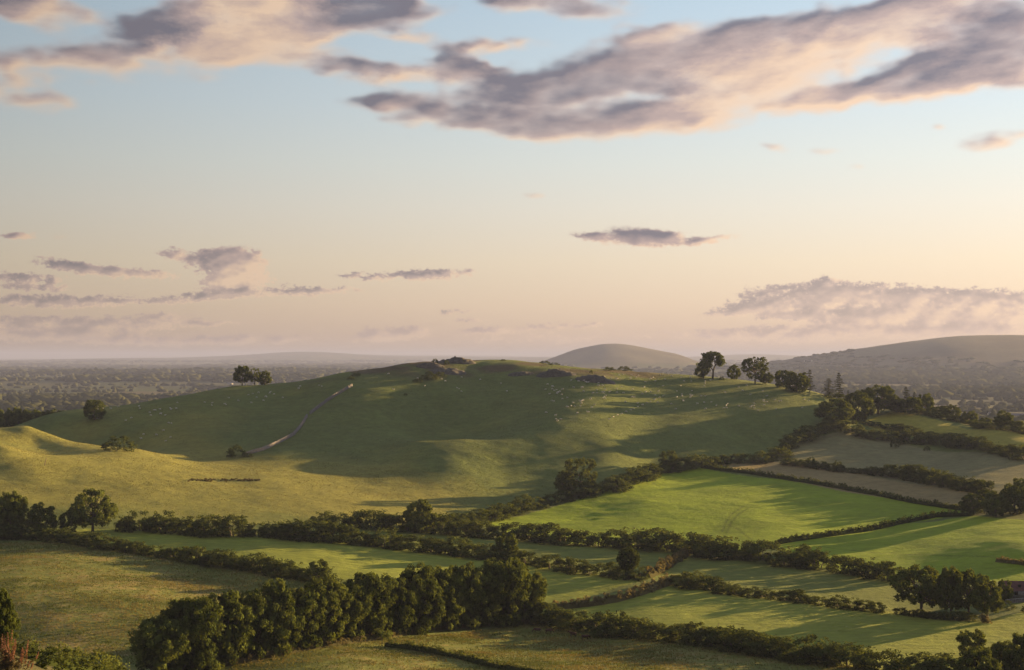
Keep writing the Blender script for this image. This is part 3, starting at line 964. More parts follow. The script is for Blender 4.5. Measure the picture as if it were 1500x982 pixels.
def grow(name, kind, pos, w, h, label, cat, group=None, var=None, rot=None, depth=None):
    """stand one plant on the ground; w and h in metres"""
    vs = variants(kind, NVAR[kind])
    d = vs[RNG.randrange(len(vs)) if var is None else var % len(vs)]
    parts = list(d.items())
    if len(parts) == 1 or kind in ('bush', 'scrub', 'straw') and len(parts) == 1:
        root = link(name, parts[0][1])
    else:
        root = link(name, None)
        root.empty_display_size = 0.2
        for pn, me in parts:
            link(pn, me, root)
    root.location = (float(pos[0]), float(pos[1]), float(pos[2]) - 0.02 * h)
    root.scale = (float(w), float(w if depth is None else depth), float(h))
    root.rotation_euler = (0, 0, RNG.uniform(0, 6.28) if rot is None else rot)
    return tag(root, label, cat, group)


def grow_px(name, kind, u, v, wpx, hpx, label, cat='tree', group=None, var=None, rot=None, ymin=60.0):
    p = at(u, v, ymin)
    s = p[1] / F
    return grow(name, kind, p, wpx * s, hpx * s, label, cat, group, var, rot)


def path_xy(pts, ymin=60.0):
    return np.array([at(u, v, ymin) for u, v in pts])


def along(P, step, jit=0.0):
    seg = np.linalg.norm(np.diff(P[:, :2], axis=0), axis=1)
    L = np.concatenate([[0], np.cumsum(seg)])
    out, s = [], step * 0.5
    while s < L[-1]:
        x, y = np.interp(s, L, P[:, 0]), np.interp(s, L, P[:, 1])
        out.append((x + RNG.uniform(-jit, jit), y + RNG.uniform(-jit, jit), s / L[-1]))
        s += step * RNG.uniform(0.75, 1.25)
    return out


BUSHES = [0]


def hedgerow(pts, hpx, label, group, gaps=(), wfac=1.15, spacing=0.62, ymin=60.0, name='hedge_bush', vary=0.28):
    """a row of separate bushes along a line given in photo pixels; hpx = height at start and end in photo pixels"""
    P = path_xy(pts, ymin)
    y0 = P[:, 1].mean()
    h0 = 0.5 * (hpx[0] + hpx[1]) * y0 / F
    row = []
    for x, y, s in along(P, h0 * spacing * wfac, h0 * 0.08):
        if any(a <= s <= b for a, b in gaps):
            continue
        hp = hpx[0] + (hpx[1] - hpx[0]) * s
        h = hp * y / F * RNG.uniform(1 - vary, 1 + vary * 0.85)
        w = h * wfac * RNG.uniform(1.1, 1.55)
        row.append((grow(name, 'bush', (x, y, float(ground_z(x, y)) - 0.1 * h), w, h * 1.08, label, 'bush', group), h / y))
        BUSHES[0] += 1
    # the ends of the row can be pointed at, and so can each bush of a short row
    if len(row) <= 9:
        for i, (o, _) in enumerate(row):
            o['label'] = ORD[i] + ' from the left, ' + label
    elif row[0][0]['label'] == label:
        row[0][0]['label'] = 'leftmost, ' + label
        row[-1][0]['label'] = 'rightmost, ' + label


ORD = ['first', 'second', 'third', 'fourth', 'fifth', 'sixth', 'seventh', 'eighth', 'ninth', 'tenth', 'eleventh', 'twelfth', 'thirteenth', 'fourteenth', 'fifteenth', 'sixteenth', 'seventeenth', 'eighteenth']


def bank(name, pts, hpx, label, cat='hedge', mat=None, ymin=60.0, dens=1.0, leaf=0.40, straw=False, group=None, core=True):
    """a low continuous hedge or overgrown bank: one thing, ridge of leaf clumps over an earth bank"""
    P = path_xy(pts, ymin)
    r = np.random.RandomState(int(abs(P[0, 0] * 13 + P[0, 1])) % 9999)
    h0 = 0.5 * (hpx[0] + hpx[1]) * P[:, 1].mean() / F
    c, rr = [], []
    for x, y, s in along(P, h0 * 0.34 / dens, h0 * 0.22):
        h = (hpx[0] + (hpx[1] - hpx[0]) * s) * y / F * RNG.uniform(.7, 1.25)
        z = float(ground_z(x, y))
        for k in range(2):
            c.append((x + r.normal() * h * .22, y + r.normal() * h * .22, z + h * (.30 + .42 * k) * r.uniform(.8, 1.15)))
            rr.append(h * r.uniform(.26, .40))
    c, rr = np.array(c), np.array(rr)
    lf = leaf * max(0.5, h0 / 2.5)
    lv = leaves(r, c, rr, 26 if not straw else 34, lf, squash=1.1, aspect=2.4 if straw else 1.5, up=.3)
    # earth core
    n = max(8, int(np.linalg.norm(np.diff(P[:, :2], axis=0), axis=1).sum() / 3))
    tt = np.linspace(0, 1, n)
    seg = np.concatenate([[0], np.cumsum(np.linalg.norm(np.diff(P[:, :2], axis=0), axis=1))]); seg /= seg[-1]
    cx, cy = np.interp(tt, seg, P[:, 0]), np.interp(tt, seg, P[:, 1])
    d = unit(np.stack([np.gradient(cx), np.gradient(cy)], -1)); nx, ny = -d[:, 1], d[:, 0]
    ring = []
    for off, hh in ((-.55, -.1), (-.3, .45), (0, .62), (.3, .45), (.55, -.1)):
        jit = 1 + .25 * r.normal(size=n)
        X, Y = cx + nx * off * h0, cy + ny * off * h0
        ring.append(np.stack([X, Y, ground_z(X, Y) + hh * h0 * jit], -1))
    V = np.stack(ring, 1).reshape(-1, 3)
    i = np.arange(n - 1)[:, None] * 5; j = np.arange(4)[None, :]
    fq = np.stack([i + j, i + j + 1, i + j + 6, i + j + 5], -1).reshape(-1, 4)
    v, f, t = merge([lv, (V, fq, np.zeros(len(V)))] if core else [lv])
    org = P.mean(0)
    o = obj_from(name, v - org, f, mat or M_HEDGE, attrs={'tone': t})
    o.location = org
    return tag(o, label, cat, group)


# ---------------------------------------------------------------- hedgerows
G1 = 'bushes of the hedgerow under the golden pasture'
hedgerow([(176, 777), (240, 778), (293, 784), (347, 785), (400, 786)], (27, 27), 'dark bush in the hedgerow along the foot of the golden pasture on the left', G1, wfac=1.0)
G2 = 'bushes of the long hedge across the middle'
hedgerow([(400, 786), (485, 793), (565, 801), (627, 808), (693, 816), (728, 818), (817, 833), (899, 844), (934, 848)], (30, 17), 'dark bush in the long hedge running down to the round-headed tree', G2, wfac=1.35, spacing=.72)
G3 = 'bushes of the hedge below the bright green field'
hedgerow([(462, 769), (547, 773), (587, 776), (640, 781), (680, 785), (750, 790), (830, 797), (910, 801), (985, 806)], (22, 30), 'dark bush in the thick hedge below the bright green field, left of the gap', G3, wfac=1.3, spacing=.7)
G4 = 'bushes of the hedge right of the gap'
hedgerow([(1000, 807), (1043, 816), (1097, 818), (1140, 825), (1188, 831), (1228, 836), (1273, 845), (1318, 850)], (27, 27), 'dark bush in the broken hedge right of the gap below the bright field', G4, wfac=1.2, spacing=.7, gaps=((.42, .47), (.62, .70)))
G5 = 'bushes of the hedge above the rough left field'
hedgerow([(-20, 790), (48, 788), (101, 794), (144, 801), (192, 809), (250, 817), (325, 828), (381, 836), (430, 845), (480, 853)], (18, 22), 'dark bush in the hedge along the top of the rough field at lower left', G5, wfac=1.3)
G6 = 'bushes of the hedge along the bottom edge'
hedgerow([(790, 909), (875, 925), (931, 932), (987, 938), (1027, 942), (1083, 953), (1164, 966), (1249, 975), (1330, 990), (1400, 1003)], (27, 38), 'dark bush in the tall hedge along the bottom of the stubble field', G6, wfac=1.3, spacing=.7)
G7 = 'bushes of the low hedge between the stubble fields'
hedgerow([(980, 854), (1033, 862), (1070, 870), (1120, 874), (1167, 881), (1223, 888), (1292, 897)], (20, 15), 'dark bush in the low hedge leading to the big trees on the right', G7, wfac=1.5, spacing=.8)
hedgerow([(1313, 898), (1367, 905), (1425, 909)], (9, 12), 'small dark bush under the group of big trees on the right', 'scrub under the big trees', wfac=1.5)
G8 = 'bushes of the hedge climbing beside the bright field'
hedgerow([(648, 776), (699, 766), (733, 757), (795, 740), (862, 725), (899, 718), (921, 708), (963, 693), (990, 688), (1017, 685), (1051, 680), (1083, 677), (1129, 677), (1153, 657), (1164, 649), (1188, 638)], (21, 15), 'dark bush in the hedge climbing the left edge of the bright green field', G8, wfac=1.5, spacing=.95)
G9 = 'bushes of the double hedge below the yellow field'
hedgerow([(1200, 632), (1260, 640), (1303, 644), (1340, 648), (1393, 652), (1447, 661), (1510, 674)], (17, 17), 'dark bush in the hedge below the yellow field on the right', G9, wfac=1.4, spacing=.8, ymin=600)
hedgerow([(1262, 619), (1300, 627), (1345, 636), (1395, 645)], (9, 10), 'small dark bush in the upper row below the yellow field', 'bushes of the upper row below the yellow field', wfac=1.8, spacing=1.0, ymin=700)
G10 = 'bushes of the hedge between the pale pastures'
hedgerow([(1148, 680), (1193, 685), (1244, 692), (1292, 696)], (9, 10), 'small dark bush in the thin hedge between the two pale pastures', G10, wfac=1.5, gaps=((.62, .7),), ymin=500)
hedgerow([(1300, 697), (1327, 700), (1367, 708), (1420, 718), (1455, 724)], (21, 17), 'dark bush in the thick hedge between the two pale pastures', 'bushes of the thick hedge between the pale pastures', ymin=500)
G11 = 'bushes along the top edge of the yellow field'
hedgerow([(1345, 606), (1380, 614), (1415, 621), (1452, 628), (1510, 637)], (8, 10), 'small dark bush along the far edge of the yellow field', G11, wfac=1.8, spacing=1.0, ymin=700)

bank('hedge', [(1027, 685), (1100, 694), (1167, 705), (1233, 716), (1287, 726), (1340, 737), (1367, 741), (1420, 749)], (7, 7), 'thin dark hedge bank along the far edge of the bright green field', ymin=500)
bank('hedge', [(1136, 797), (1207, 786), (1260, 779), (1313, 768), (1367, 757), (1425, 755)], (7, 9), 'long clipped hedge curving between the two bright green fields', ymin=400)
bank('grass_bank', [(811, 892), (860, 887), (905, 880), (945, 868), (982, 855)], (11, 13), 'tan bank of tall dry grass between the two stubble fields', 'grass bank', M_DRYGRASS, straw=True)
bank('grass_bank', [(947, 846), (965, 838), (985, 825), (1006, 812)], (12, 11), 'dry overgrown bank climbing from the round-headed tree to the gap', 'grass bank', M_DRYGRASS, straw=True)
bank('hedge', [(566, 946), (600, 950), (640, 957), (680, 965), (712, 974), (750, 981), (800, 990)], (12, 9), 'low dark hedge running off the bottom beside the wood')
bank('hedge', [(30, 960), (70, 972), (110, 980), (160, 990), (200, 1000)], (30, 20), 'dark hedge in the bottom left corner behind the pink shrub', leaf=.3)
bank('grass_bank', [(560, 935), (600, 928), (650, 920), (720, 914), (780, 912)], (9, 6), 'brown grassy bank along the foot of the wood', 'grass bank', M_DRYGRASS, straw=True)
bank('grass_bank', [(310, 978), (370, 968), (430, 955), (500, 944), (560, 935)], (10, 8), 'brown grassy bank under the left end of the wood', 'grass bank', M_DRYGRASS, straw=True)
print('bushes', BUSHES[0])

# ---------------------------------------------------------------- the wood in the foreground
WOOD = [(236, 995, 84, 96), (283, 985, 84, 116), (330, 972, 78, 112), (368, 964, 66, 102), (404, 957, 72, 110), (443, 949, 64, 94), (474, 943, 70, 100),
        (511, 937, 62, 88), (543, 932, 72, 98), (581, 928, 60, 86), (612, 925, 70, 100), (646, 921, 62, 92), (676, 918, 64, 96), (706, 916, 58, 84), (738, 914, 70, 102), (772, 911, 54, 76)]
for i, (u, v, w, h) in enumerate(WOOD):
    grow_px('broadleaf_tree', 'wood', u, v, w * 1.06, h * 1.02, ORD[i] + ' leafy tree from the left in the front row of the foreground wood', 'tree', 'trees of the foreground wood', var=i * 3)
T = [  # name, kind, u, v, w, h, label, variant
    ('broadleaf_tree', 'oak', 1348, 897, 76, 72, 'leftmost big spreading tree of the tree group beside the barn', 0),
    ('broadleaf_tree', 'oak', 1391, 902, 40, 74, 'tall narrow tree with a thin dark trunk in the middle of the group', 1),
    ('broadleaf_tree', 'oak', 1417, 899, 58, 70, 'broad dark tree in the right half of the big tree group', 2),
    ('broadleaf_tree', 'oak', 1444, 906, 44, 64, 'rightmost leafy tree of the big group, beside the barn', 3),
    ('broadleaf_tree', 'round', 1470, 880, 22, 32, 'small leafy tree between the big group and the barn', 1),
    ('ivy_tree', 'ivy', 850, 724, 46, 56, 'large ivy-covered tree in the hedge left of the bright green field', 0),
    ('broadleaf_tree', 'round', 829, 722, 30, 34, 'small dark tree leaning against the ivy-covered tree', 2),
    ('ivy_tree', 'ivy', 979, 690, 27, 32, 'smaller square-topped ivy tree farther up the climbing hedge', 1),
    ('round_tree', 'ball', 920, 846, 36, 46, 'round-headed tree on a short stem at the end of the long hedge', 0),
    ('broadleaf_tree', 'round', 742, 820, 34, 40, 'pale leafy tree standing up out of the long middle hedge', 3),
    ('broadleaf_tree', 'round', 615, 780, 42, 50, 'broad bushy tree rising from the hedge below the golden pasture', 0),
    ('broadleaf_tree', 'wood', 17, 786, 46, 70, 'tall dark tree at the left edge above the rough field', 1),
    ('broadleaf_tree', 'round', 62, 784, 42, 48, 'pale green spreading tree second from the left edge', 2),
    ('broadleaf_tree', 'round', 101, 783, 26, 33, 'small round tree between the pale tree and the tall dark tree', 4),
    ('broadleaf_tree', 'oak', 137, 780, 60, 66, 'tall full tree with a visible trunk left of the hedge below the golden pasture', 3),
    ('broadleaf_tree', 'round', 467, 853, 32, 34, 'dark bushy tree at the right end of the hedge above the rough field', 1),
    ('broadleaf_tree', 'oak', 355, 565, 25, 30, 'leftmost and tallest of the three trees on the left skyline', 4),
    ('broadleaf_tree', 'thin', 373, 565, 17, 27, 'slim middle tree of the three on the left skyline', 0),
    ('broadleaf_tree', 'round', 388, 564, 19, 21, 'right and lowest of the three trees on the left skyline', 2),
    ('broadleaf_tree', 'round', 139, 615, 30, 30, 'lone dark round tree on the left slope of the hill', 3),
    ('windswept_tree', 'wind', 1038, 555, 48, 42, 'windswept tree with its crown pushed to the right on the hill crest', 0),
    ('broadleaf_tree', 'round', 1075, 556, 19, 22, 'small dark tree between the windswept tree and the tall airy tree', 1),
    ('airy_tree', 'thin', 1106, 562, 38, 44, 'tall airy tree on the hill crest, sky showing through', 1),
    ('broadleaf_tree', 'round', 1122, 563, 20, 18, 'low tree at the right foot of the tall airy tree', 0),
    ('broadleaf_tree', 'round', 1147, 568, 24, 26, 'round tree left of the dark wide tree on the right crest', 4),
    ('broadleaf_tree', 'round', 1167, 574, 36, 30, 'wide dark tree beside the single conifer on the right crest', 2),
    ('conifer', 'conifer', 1186, 575, 22, 34, 'single upright conifer on the right crest', 0),
    ('conifer', 'conifer', 1229, 584, 24, 40, 'taller right conifer of the ragged pair on the right slope', 1),
    ('conifer', 'conifer', 1214, 582, 32, 28, 'lower left conifer of the ragged pair on the right slope', 2),
    ('broadleaf_tree', 'scrub', 1222, 586, 32, 12, 'low dark scrub at the foot of the conifer pair', 0),
    ('conifer', 'conifer', 1242, 585, 10, 18, 'small pale conifer right of the ragged pair', 0),
    ('broadleaf_tree', 'round', 1222, 621, 50, 38, 'broad dark tree at the lower left of the tree clump on the right slope', 0),
    ('broadleaf_tree', 'round', 1256, 616, 46, 44, 'dark tree in the middle of the tree clump on the right slope', 1),
    ('broadleaf_tree', 'oak', 1286, 607, 54, 46, 'tallest tree at the upper right of the tree clump on the right slope', 2),
    ('broadleaf_tree', 'round', 1313, 604, 22, 22, 'small dim tree between the slope clump and the round pale tree', 3),
    ('conifer', 'conifer', 1327, 600, 20, 36, 'dark narrow conifer behind the round pale tree', 1),
    ('conifer', 'conifer', 1339, 600, 14, 30, 'shorter dark conifer right of the narrow one', 2),
    ('broadleaf_tree', 'round', 1332, 606, 36, 25, 'round pale tree at the top corner of the yellow field', 4),
    ('broadleaf_tree', 'round', 1355, 603, 26, 30, 'dark tree right of the round pale tree', 2),
    ('broadleaf_tree', 'round', 1378, 606, 24, 16, 'low dark tree at the far edge of the yellow field', 0),
    ('broadleaf_tree', 'round', 1395, 612, 24, 22, 'round dark tree in the row beyond the yellow field', 1),
    ('broadleaf_tree', 'round', 1420, 614, 24, 20, 'paler tree in the row beyond the yellow field', 2),
    ('broadleaf_tree', 'round', 1443, 622, 18, 15, 'small dark tree right of the paler one beyond the yellow field', 3),
    ('broadleaf_tree', 'oak', 1471, 628, 28, 27, 'tallest tree at the right end of the row beyond the yellow field', 3),
    ('broadleaf_tree', 'round', 1490, 632, 18, 16, 'small tree at the right frame edge beyond the yellow field', 4),
    ('bush', 'scrub', 174, 660, 46, 24, 'wide dark bush half hidden behind the golden knoll', 1),
    ('bush', 'scrub', 347, 669, 28, 19, 'round dark bush at the foot of the stone wall', 2),
    ('bush', 'scrub', 365, 669, 12, 6, 'tiny bush right of the round one at the foot of the wall', 3),
    ('bush', 'scrub', 1311, 656, 15, 17, 'round dark bush alone near the top of the pale pasture', 0),
    ('bush', 'scrub', 1357, 660, 11, 7, 'low small bush in the upper pale pasture', 1),
    ('bush', 'scrub', 1398, 658, 15, 13, 'left of two bushes close together in the upper pale pasture', 2),
    ('bush', 'scrub', 1410, 656, 11, 10, 'right of two bushes close together in the upper pale pasture', 3),
    ('bush', 'scrub', 1187, 685, 19, 17, 'rounded bush standing above the thin pasture hedge, leftmost', 0),
    ('bush', 'scrub', 1207, 687, 12, 12, 'small bush standing above the thin pasture hedge, middle one', 1),
    ('bush', 'scrub', 1227, 690, 19, 17, 'rounded bush standing above the thin pasture hedge, rightmost', 2),
    ('bush', 'scrub', 1237, 716, 8, 9, 'little dark bush on the bank above the bright green field', 1),
    ('bush', 'scrub', 1370, 741, 10, 11, 'little round bush at the right end of the bank above the bright field', 3),
    ('broadleaf_tree', 'round', 1425, 752, 34, 30, 'left tree of the dark copse at the right edge', 0),
    ('broadleaf_tree', 'round', 1458, 756, 38, 36, 'round brown-green tree in the middle of the right edge copse', 1),
    ('broadleaf_tree', 'round', 1485, 752, 46, 44, 'tall leafy tree of the right edge copse', 2),
    ('broadleaf_tree', 'round', 1500, 745, 40, 46, 'tree cut by the right frame edge in the copse', 3),
    ('broadleaf_tree', 'round', 1445, 745, 30, 28, 'tree at the back of the right edge copse', 4),
    ('broadleaf_tree', 'round', 1421, 962, 40, 42, 'rounded dark tree behind the tall hedge at lower right', 4),
    ('broadleaf_tree', 'wood', 1432, 1012, 62, 66, 'big leafy bush cut by the bottom edge at lower right', 2),
    ('broadleaf_tree', 'wood', 1470, 985, 46, 48, 'dark tree second from the lower right corner', 4),
    ('broadleaf_tree', 'wood', 1496, 990, 50, 66, 'dark tree in the lower right corner', 5),
    ('broadleaf_tree', 'round', 1370, 1000, 40, 30, 'low dark tree at the end of the tall hedge at the bottom', 0),
    ('broadleaf_tree', 'wood', 4, 955, 46, 96, 'tree cut by the left edge above the pink shrub', 5),
    ('bush', 'scrub', 36, 962, 40, 24, 'dark bush just behind the pink shrub', 0),
    ('bush', 'scrub', 84, 985, 62, 42, 'dark rounded bush right of the pink shrub', 3),
    ('bush', 'scrub', 130, 994, 50, 36, 'low dark bush at the bottom edge, right of the rounded one', 1),
    ('bush', 'scrub', 170, 1000, 50, 28, 'low dark bush at the bottom edge, left of the wood', 2),
    ('bush', 'scrub', 1019, 942, 44, 36, 'largest rounded bush standing out of the tall bottom hedge', 1),
    ('bush', 'scrub', 905, 931, 54, 38, 'big dark bush at the left half of the tall bottom hedge', 2),
]
for nm, kind, u, v, w, h, lab, var in T:
    grow_px(nm, kind, u, v, w, h, lab, 'bush' if nm == 'bush' else 'tree', None, var, 0.0 if kind == 'wind' else None, ymin=100 if v > 700 else 450)
for i, (u, top, w) in enumerate([(-6, 599, 26), (8, 598, 24), (22, 596, 22), (33, 598, 22), (45, 599, 30), (60, 602, 20), (71, 601, 20), (84, 599, 22), (94, 601, 16)]):
    Y_ = 930.0
    x_ = (u - 750) / F * Y_
    z_ = float(ground_z(x_, Y_))
    grow('broadleaf_tree', 'round', (x_, Y_, z_), w * 1.15 * Y_ / F, -(top - VH) * Y_ / F - z_, ORD[i] + ' dark tree from the left in the row beyond the golden knoll', 'tree', 'trees beyond the golden knoll', i)


# ================================================================== hilltop, wall, sheep, cattle, barn
def plain_mat(name, c1, c2, scale=3.0, rough=0.9, bump=0.3):
    m, t, out = new_mat(name)
    tc = t.n.new('ShaderNodeNewGeometry')
    n = t.noise(tc.outputs['Position'], scale, 5, 0.65)
    b = t.n.new('ShaderNodeBsdfPrincipled')
    t.l.new(t.mix(t.mr(n, .3, .7), c1, c2), b.inputs['Base Color'])
    b.inputs['Roughness'].default_value = rough
    b.inputs['Specular IOR Level'].default_value = 0.2
    if bump:
        bp = t.n.new('ShaderNodeBump'); bp.inputs['Strength'].default_value = bump
        t.l.new(n, bp.inputs['Height']); t.l.new(bp.outputs[0], b.inputs['Normal'])
    t.l.new(b.outputs[0], out.inputs[0])
    return m


M_STONE = plain_mat('wall_stone', (0.110, 0.108, 0.114), (0.225, 0.220, 0.228), 2.2)
M_ROCK = plain_mat('scree', (0.040, 0.039, 0.032), (0.088, 0.083, 0.072), 0.8, bump=.8)
M_WOOL = plain_mat('wool', (0.44, 0.425, 0.39), (0.58, 0.56, 0.52), 8.0)
M_COW = plain_mat('cow_hide', (0.040, 0.020, 0.014), (0.075, 0.038, 0.024), 2.0, 0.7, 0)
M_POST = plain_mat('weathered_wood', (0.13, 0.10, 0.08), (0.24, 0.19, 0.15), 6.0)
M_RUST = plain_mat('rusty_sheet', (0.065, 0.030, 0.028), (0.115, 0.052, 0.044), 0.9, 0.7, 0)
M_RENDER = plain_mat('white_render', (0.40, 0.39, 0.37), (0.52, 0.51, 0.49), 1.0, 0.8, 0)
M_SLATE = plain_mat('slate', (0.08, 0.08, 0.09), (0.14, 0.14, 0.15), 1.0, 0.8, 0)
M_DARK = plain_mat('dark_opening', (0.010, 0.009, 0.008), (0.016, 0.014, 0.012), 1.0, 0.9, 0)
M_SCRUB = leaf_material('brown_scrub', (0.040, 0.036, 0.020), (0.085, 0.066, 0.032), 0.2)
M_RUSH = leaf_material('brown_rushes', (0.060, 0.054, 0.030), (0.120, 0.098, 0.052), 0.2)
M_FAR = leaf_material('far_woods', (0.026, 0.034, 0.018), (0.048, 0.055, 0.026), 0.15)

BOXV = np.array([(x, y, z) for z in (0, 1) for y in (-.5, .5) for x in (-.5, .5)], float)
BOXF = np.array([(0, 2, 3, 1), (4, 5, 7, 6), (0, 1, 5, 4), (1, 3, 7, 5), (3, 2, 6, 7), (2, 0, 4, 6)])


def boxes(cen, size, yaw, r=None, jit=0.0):
    """many boxes; cen (N,3) bottom centres"""
    cen, size, yaw = np.asarray(cen, float), np.asarray(size, float), np.asarray(yaw, float)
    v = BOXV[None] * size[:, None, :]
    if r is not None:
        v = v + r.normal(size=v.shape) * jit * size[:, None, :]
    c, s = np.cos(yaw)[:, None], np.sin(yaw)[:, None]
    x = v[..., 0] * c - v[..., 1] * s; y = v[..., 0] * s + v[..., 1] * c
    v = np.stack([x, y, v[..., 2]], -1) + cen[:, None, :]
    f = BOXF[None] + 8 * np.arange(len(cen))[:, None, None]
    return v.reshape(-1, 3), f.reshape(-1, 4)


def stone_wall(pts, label, height=1.9, wide=1.0):
    P = path_xy(pts, 500)
    r = np.random.RandomState(5)
    C_, S_, A_ = [], [], []
    fine = along(P, 0.25)
    xs = np.array([f[:2] for f in fine])
    d = unit(np.gradient(xs, axis=0)); yaw = np.arctan2(d[:, 1], d[:, 0])
    for row in range(5):
        i = row % 2
        while i < len(xs) - 1:
            k = min(len(xs) - 1, i + r.randint(2, 5))
            L = np.linalg.norm(xs[k] - xs[i])
            m = (xs[k] + xs[i]) / 2
            hgt = height / 5
            taper = 1 - .09 * row
            if row == 4 and r.rand() < .12:
                i = k; continue
            C_.append((m[0], m[1], float(ground_z(m[0], m[1])) - .15 + row * hgt)); S_.append((L * .96, wide * taper * r.uniform(.9, 1.1), hgt * r.uniform(.9, 1.15))); A_.append(yaw[(i + k) // 2])
            i = k
    v, f = boxes(C_, S_, A_, r, .05)
    org = P.mean(0)
    root = link('stone_wall', None); root.location = org
    tag(root, label, 'wall')
    o = obj_from('stone', v - org, f, M_STONE, root)
    tag(o, kind='stuff')


stone_wall([(516, 566), (497, 577), (478, 589), (466, 598), (454, 607)], 'upper length of grey dry stone wall running down the left of the hill')
stone_wall([(450, 611), (442, 624), (431, 637), (417, 645), (404, 651), (385, 660), (358, 668)], 'lower length of grey dry stone wall curving to the foot of the hill')


def mound(name, u, v, wpx, hpx, label, cat, mat, depth=.6, seed=1):
    p = at(u, v, 700); s = p[1] / F
    r = np.random.RandomState(seed)
    nx, ny = 26, 14
    a, b = np.meshgrid(np.linspace(-1, 1, nx), np.linspace(-1, 1, ny))
    rr = np.sqrt(a * a + b * b)
    prof = np.clip(1 - rr, 0, 1) ** .8
    n = fbm(a * 3 + seed * 5, b * 3, 1.0, 3, seed)
    hz = hpx * s * prof * (1 + .7 * n) + .25 * r.normal(size=a.shape) * (prof > .05)
    X, Y = p[0] + a * wpx * s * .5, p[1] + b * wpx * s * .5 * depth
    Z = ground_z(X, Y) + hz - .15 - .5 * (prof <= 0)
    V = np.stack([X, Y, Z], -1).reshape(-1, 3)
    i = np.arange(ny - 1)[:, None] * nx; j = np.arange(nx - 1)[None, :]
    f = np.stack([i + j, i + j + 1, i + nx + j + 1, i + nx + j], -1).reshape(-1, 4)
    o = obj_from(name, V - p, f, mat)
    o.location = p
    return tag(o, label, cat)


mound('rock_outcrop', 668, 531, 62, 9, 'dark stony mound on the very top of the hill', 'rock', M_ROCK, seed=1)
mound('rock_outcrop', 630, 537, 44, 6, 'low dark stony bank left of the mound on the hilltop', 'rock', M_ROCK, seed=2)
mound('rock_outcrop', 815, 549, 62, 10, 'grey scree hump right of the hilltop, pointed', 'rock', M_ROCK, seed=3)
mound('rock_outcrop', 872, 557, 62, 8, 'low brown scree hump among the sheep right of the hilltop', 'rock', M_ROCK, seed=4)
mound('rock_outcrop', 762, 548, 44, 3, 'small flat brown scrape between the hilltop and the scree hump', 'rock', M_ROCK, seed=5)
mound('rock_outcrop', 655, 545, 60, 6, 'brown earthy hump below the stony mound on the hilltop', 'rock', M_ROCK, seed=6)


def scrub(u, v, w, h, label, mat=M_SCRUB, ymin=800, var=0):
    o = grow_px('scrub_bush', 'scrub', u, v, w, h, label, 'bush', None, var, ymin=ymin)
    return o


for i, (u, v, w, h, lab) in enumerate([
        (637, 532, 10, 7, 'small dark bush left of the stony mound on the skyline'), (676, 532, 12, 6, 'dark bush on top of the stony mound'),
        (654, 534, 8, 7, 'dark bush at the front of the stony mound'), (737, 529, 8, 3, 'tiny bush on the bare skyline knob'),
        (798, 533, 16, 5, 'dark low bush at the left of the right skyline scrub'), (812, 535, 16, 4, 'dark low bush right of the skyline scrub'),
        (893, 543, 18, 6, 'dark bush left half of the skyline clump right of the scree'), (914, 543, 22, 7, 'dark bush right half of the skyline clump right of the scree'),
        (612, 560, 14, 6, 'brown gorse bush lowest on the left of the gorse patch'), (622, 557, 16, 8, 'brown gorse bush in the left middle of the gorse patch'), (632, 555, 18, 9, 'brown gorse bush at the centre of the gorse patch'),
        (645, 552, 18, 8, 'brown gorse bush at the upper right of the gorse patch'), (629, 549, 12, 6, 'brown gorse bush at the top of the gorse patch'), (514, 556, 12, 5, 'dark gorse bush beside the top of the stone wall'),
        (522, 551, 14, 6, 'dark gorse bush just above the top of the stone wall'), (594, 579, 6, 3, 'little dark bush alone on the hill face'), (866, 548, 5, 7, 'small upright thorn bush beside the scree hump'),
        (1057, 557, 8, 6, 'small dry bush right of the windswept tree')]):
    scrub(u, v, w, h, lab, var=i, ymin=700)

_r = np.random.RandomState(21)
_c = []
while len(_c) < 95:
    u_, v_ = _r.uniform(270, 388), _r.normal() * 0.9 + 704
    if fbm(np.array([u_]), np.array([v_ * 3]), 16, 2, 3)[0] > -.12:
        _p = at(u_, v_, 450); _c.append(_p + np.array([0, 0, _r.uniform(.05, .3)]))
_c = np.array(_c); _o = _c.mean(0)
v, f, t = leaves(_r, _c - _o, _r.uniform(.25, .6, len(_c)), 26, .28, squash=.8, aspect=2.2)
rp = obj_from('rush_patch', v, f, M_RUSH, attrs={'tone': t}); rp.location = _o
tag(rp, 'dark brown patch of rushes in the hollow of the golden pasture', 'rushes')
bank('weed_patch', [(1458, 822), (1475, 824), (1500, 827), (1520, 830)], (6, 7), 'brown patch of tall weeds above the barn', 'weeds', M_DRYGRASS, ymin=300, straw=True)


# sheep ------------------------------------------------------------
def ellipsoid(c, rad3, nu=8, nv=6):
    th = np.linspace(0, 2 * np.pi, nu, endpoint=False); ph = np.linspace(0, np.pi, nv)
    P = np.stack([np.outer(np.sin(ph), np.cos(th)), np.outer(np.sin(ph), np.sin(th)), np.outer(np.cos(ph), np.ones(nu))], -1)
    v = P.reshape(-1, 3) * np.array(rad3) + np.array(c)
    i = np.arange(nv - 1)[:, None] * nu; j = np.arange(nu)[None, :]
    f = np.stack([i + j, i + (j + 1) % nu, i + nu + (j + 1) % nu, i + nu + j], -1).reshape(-1, 4)
    return v, f


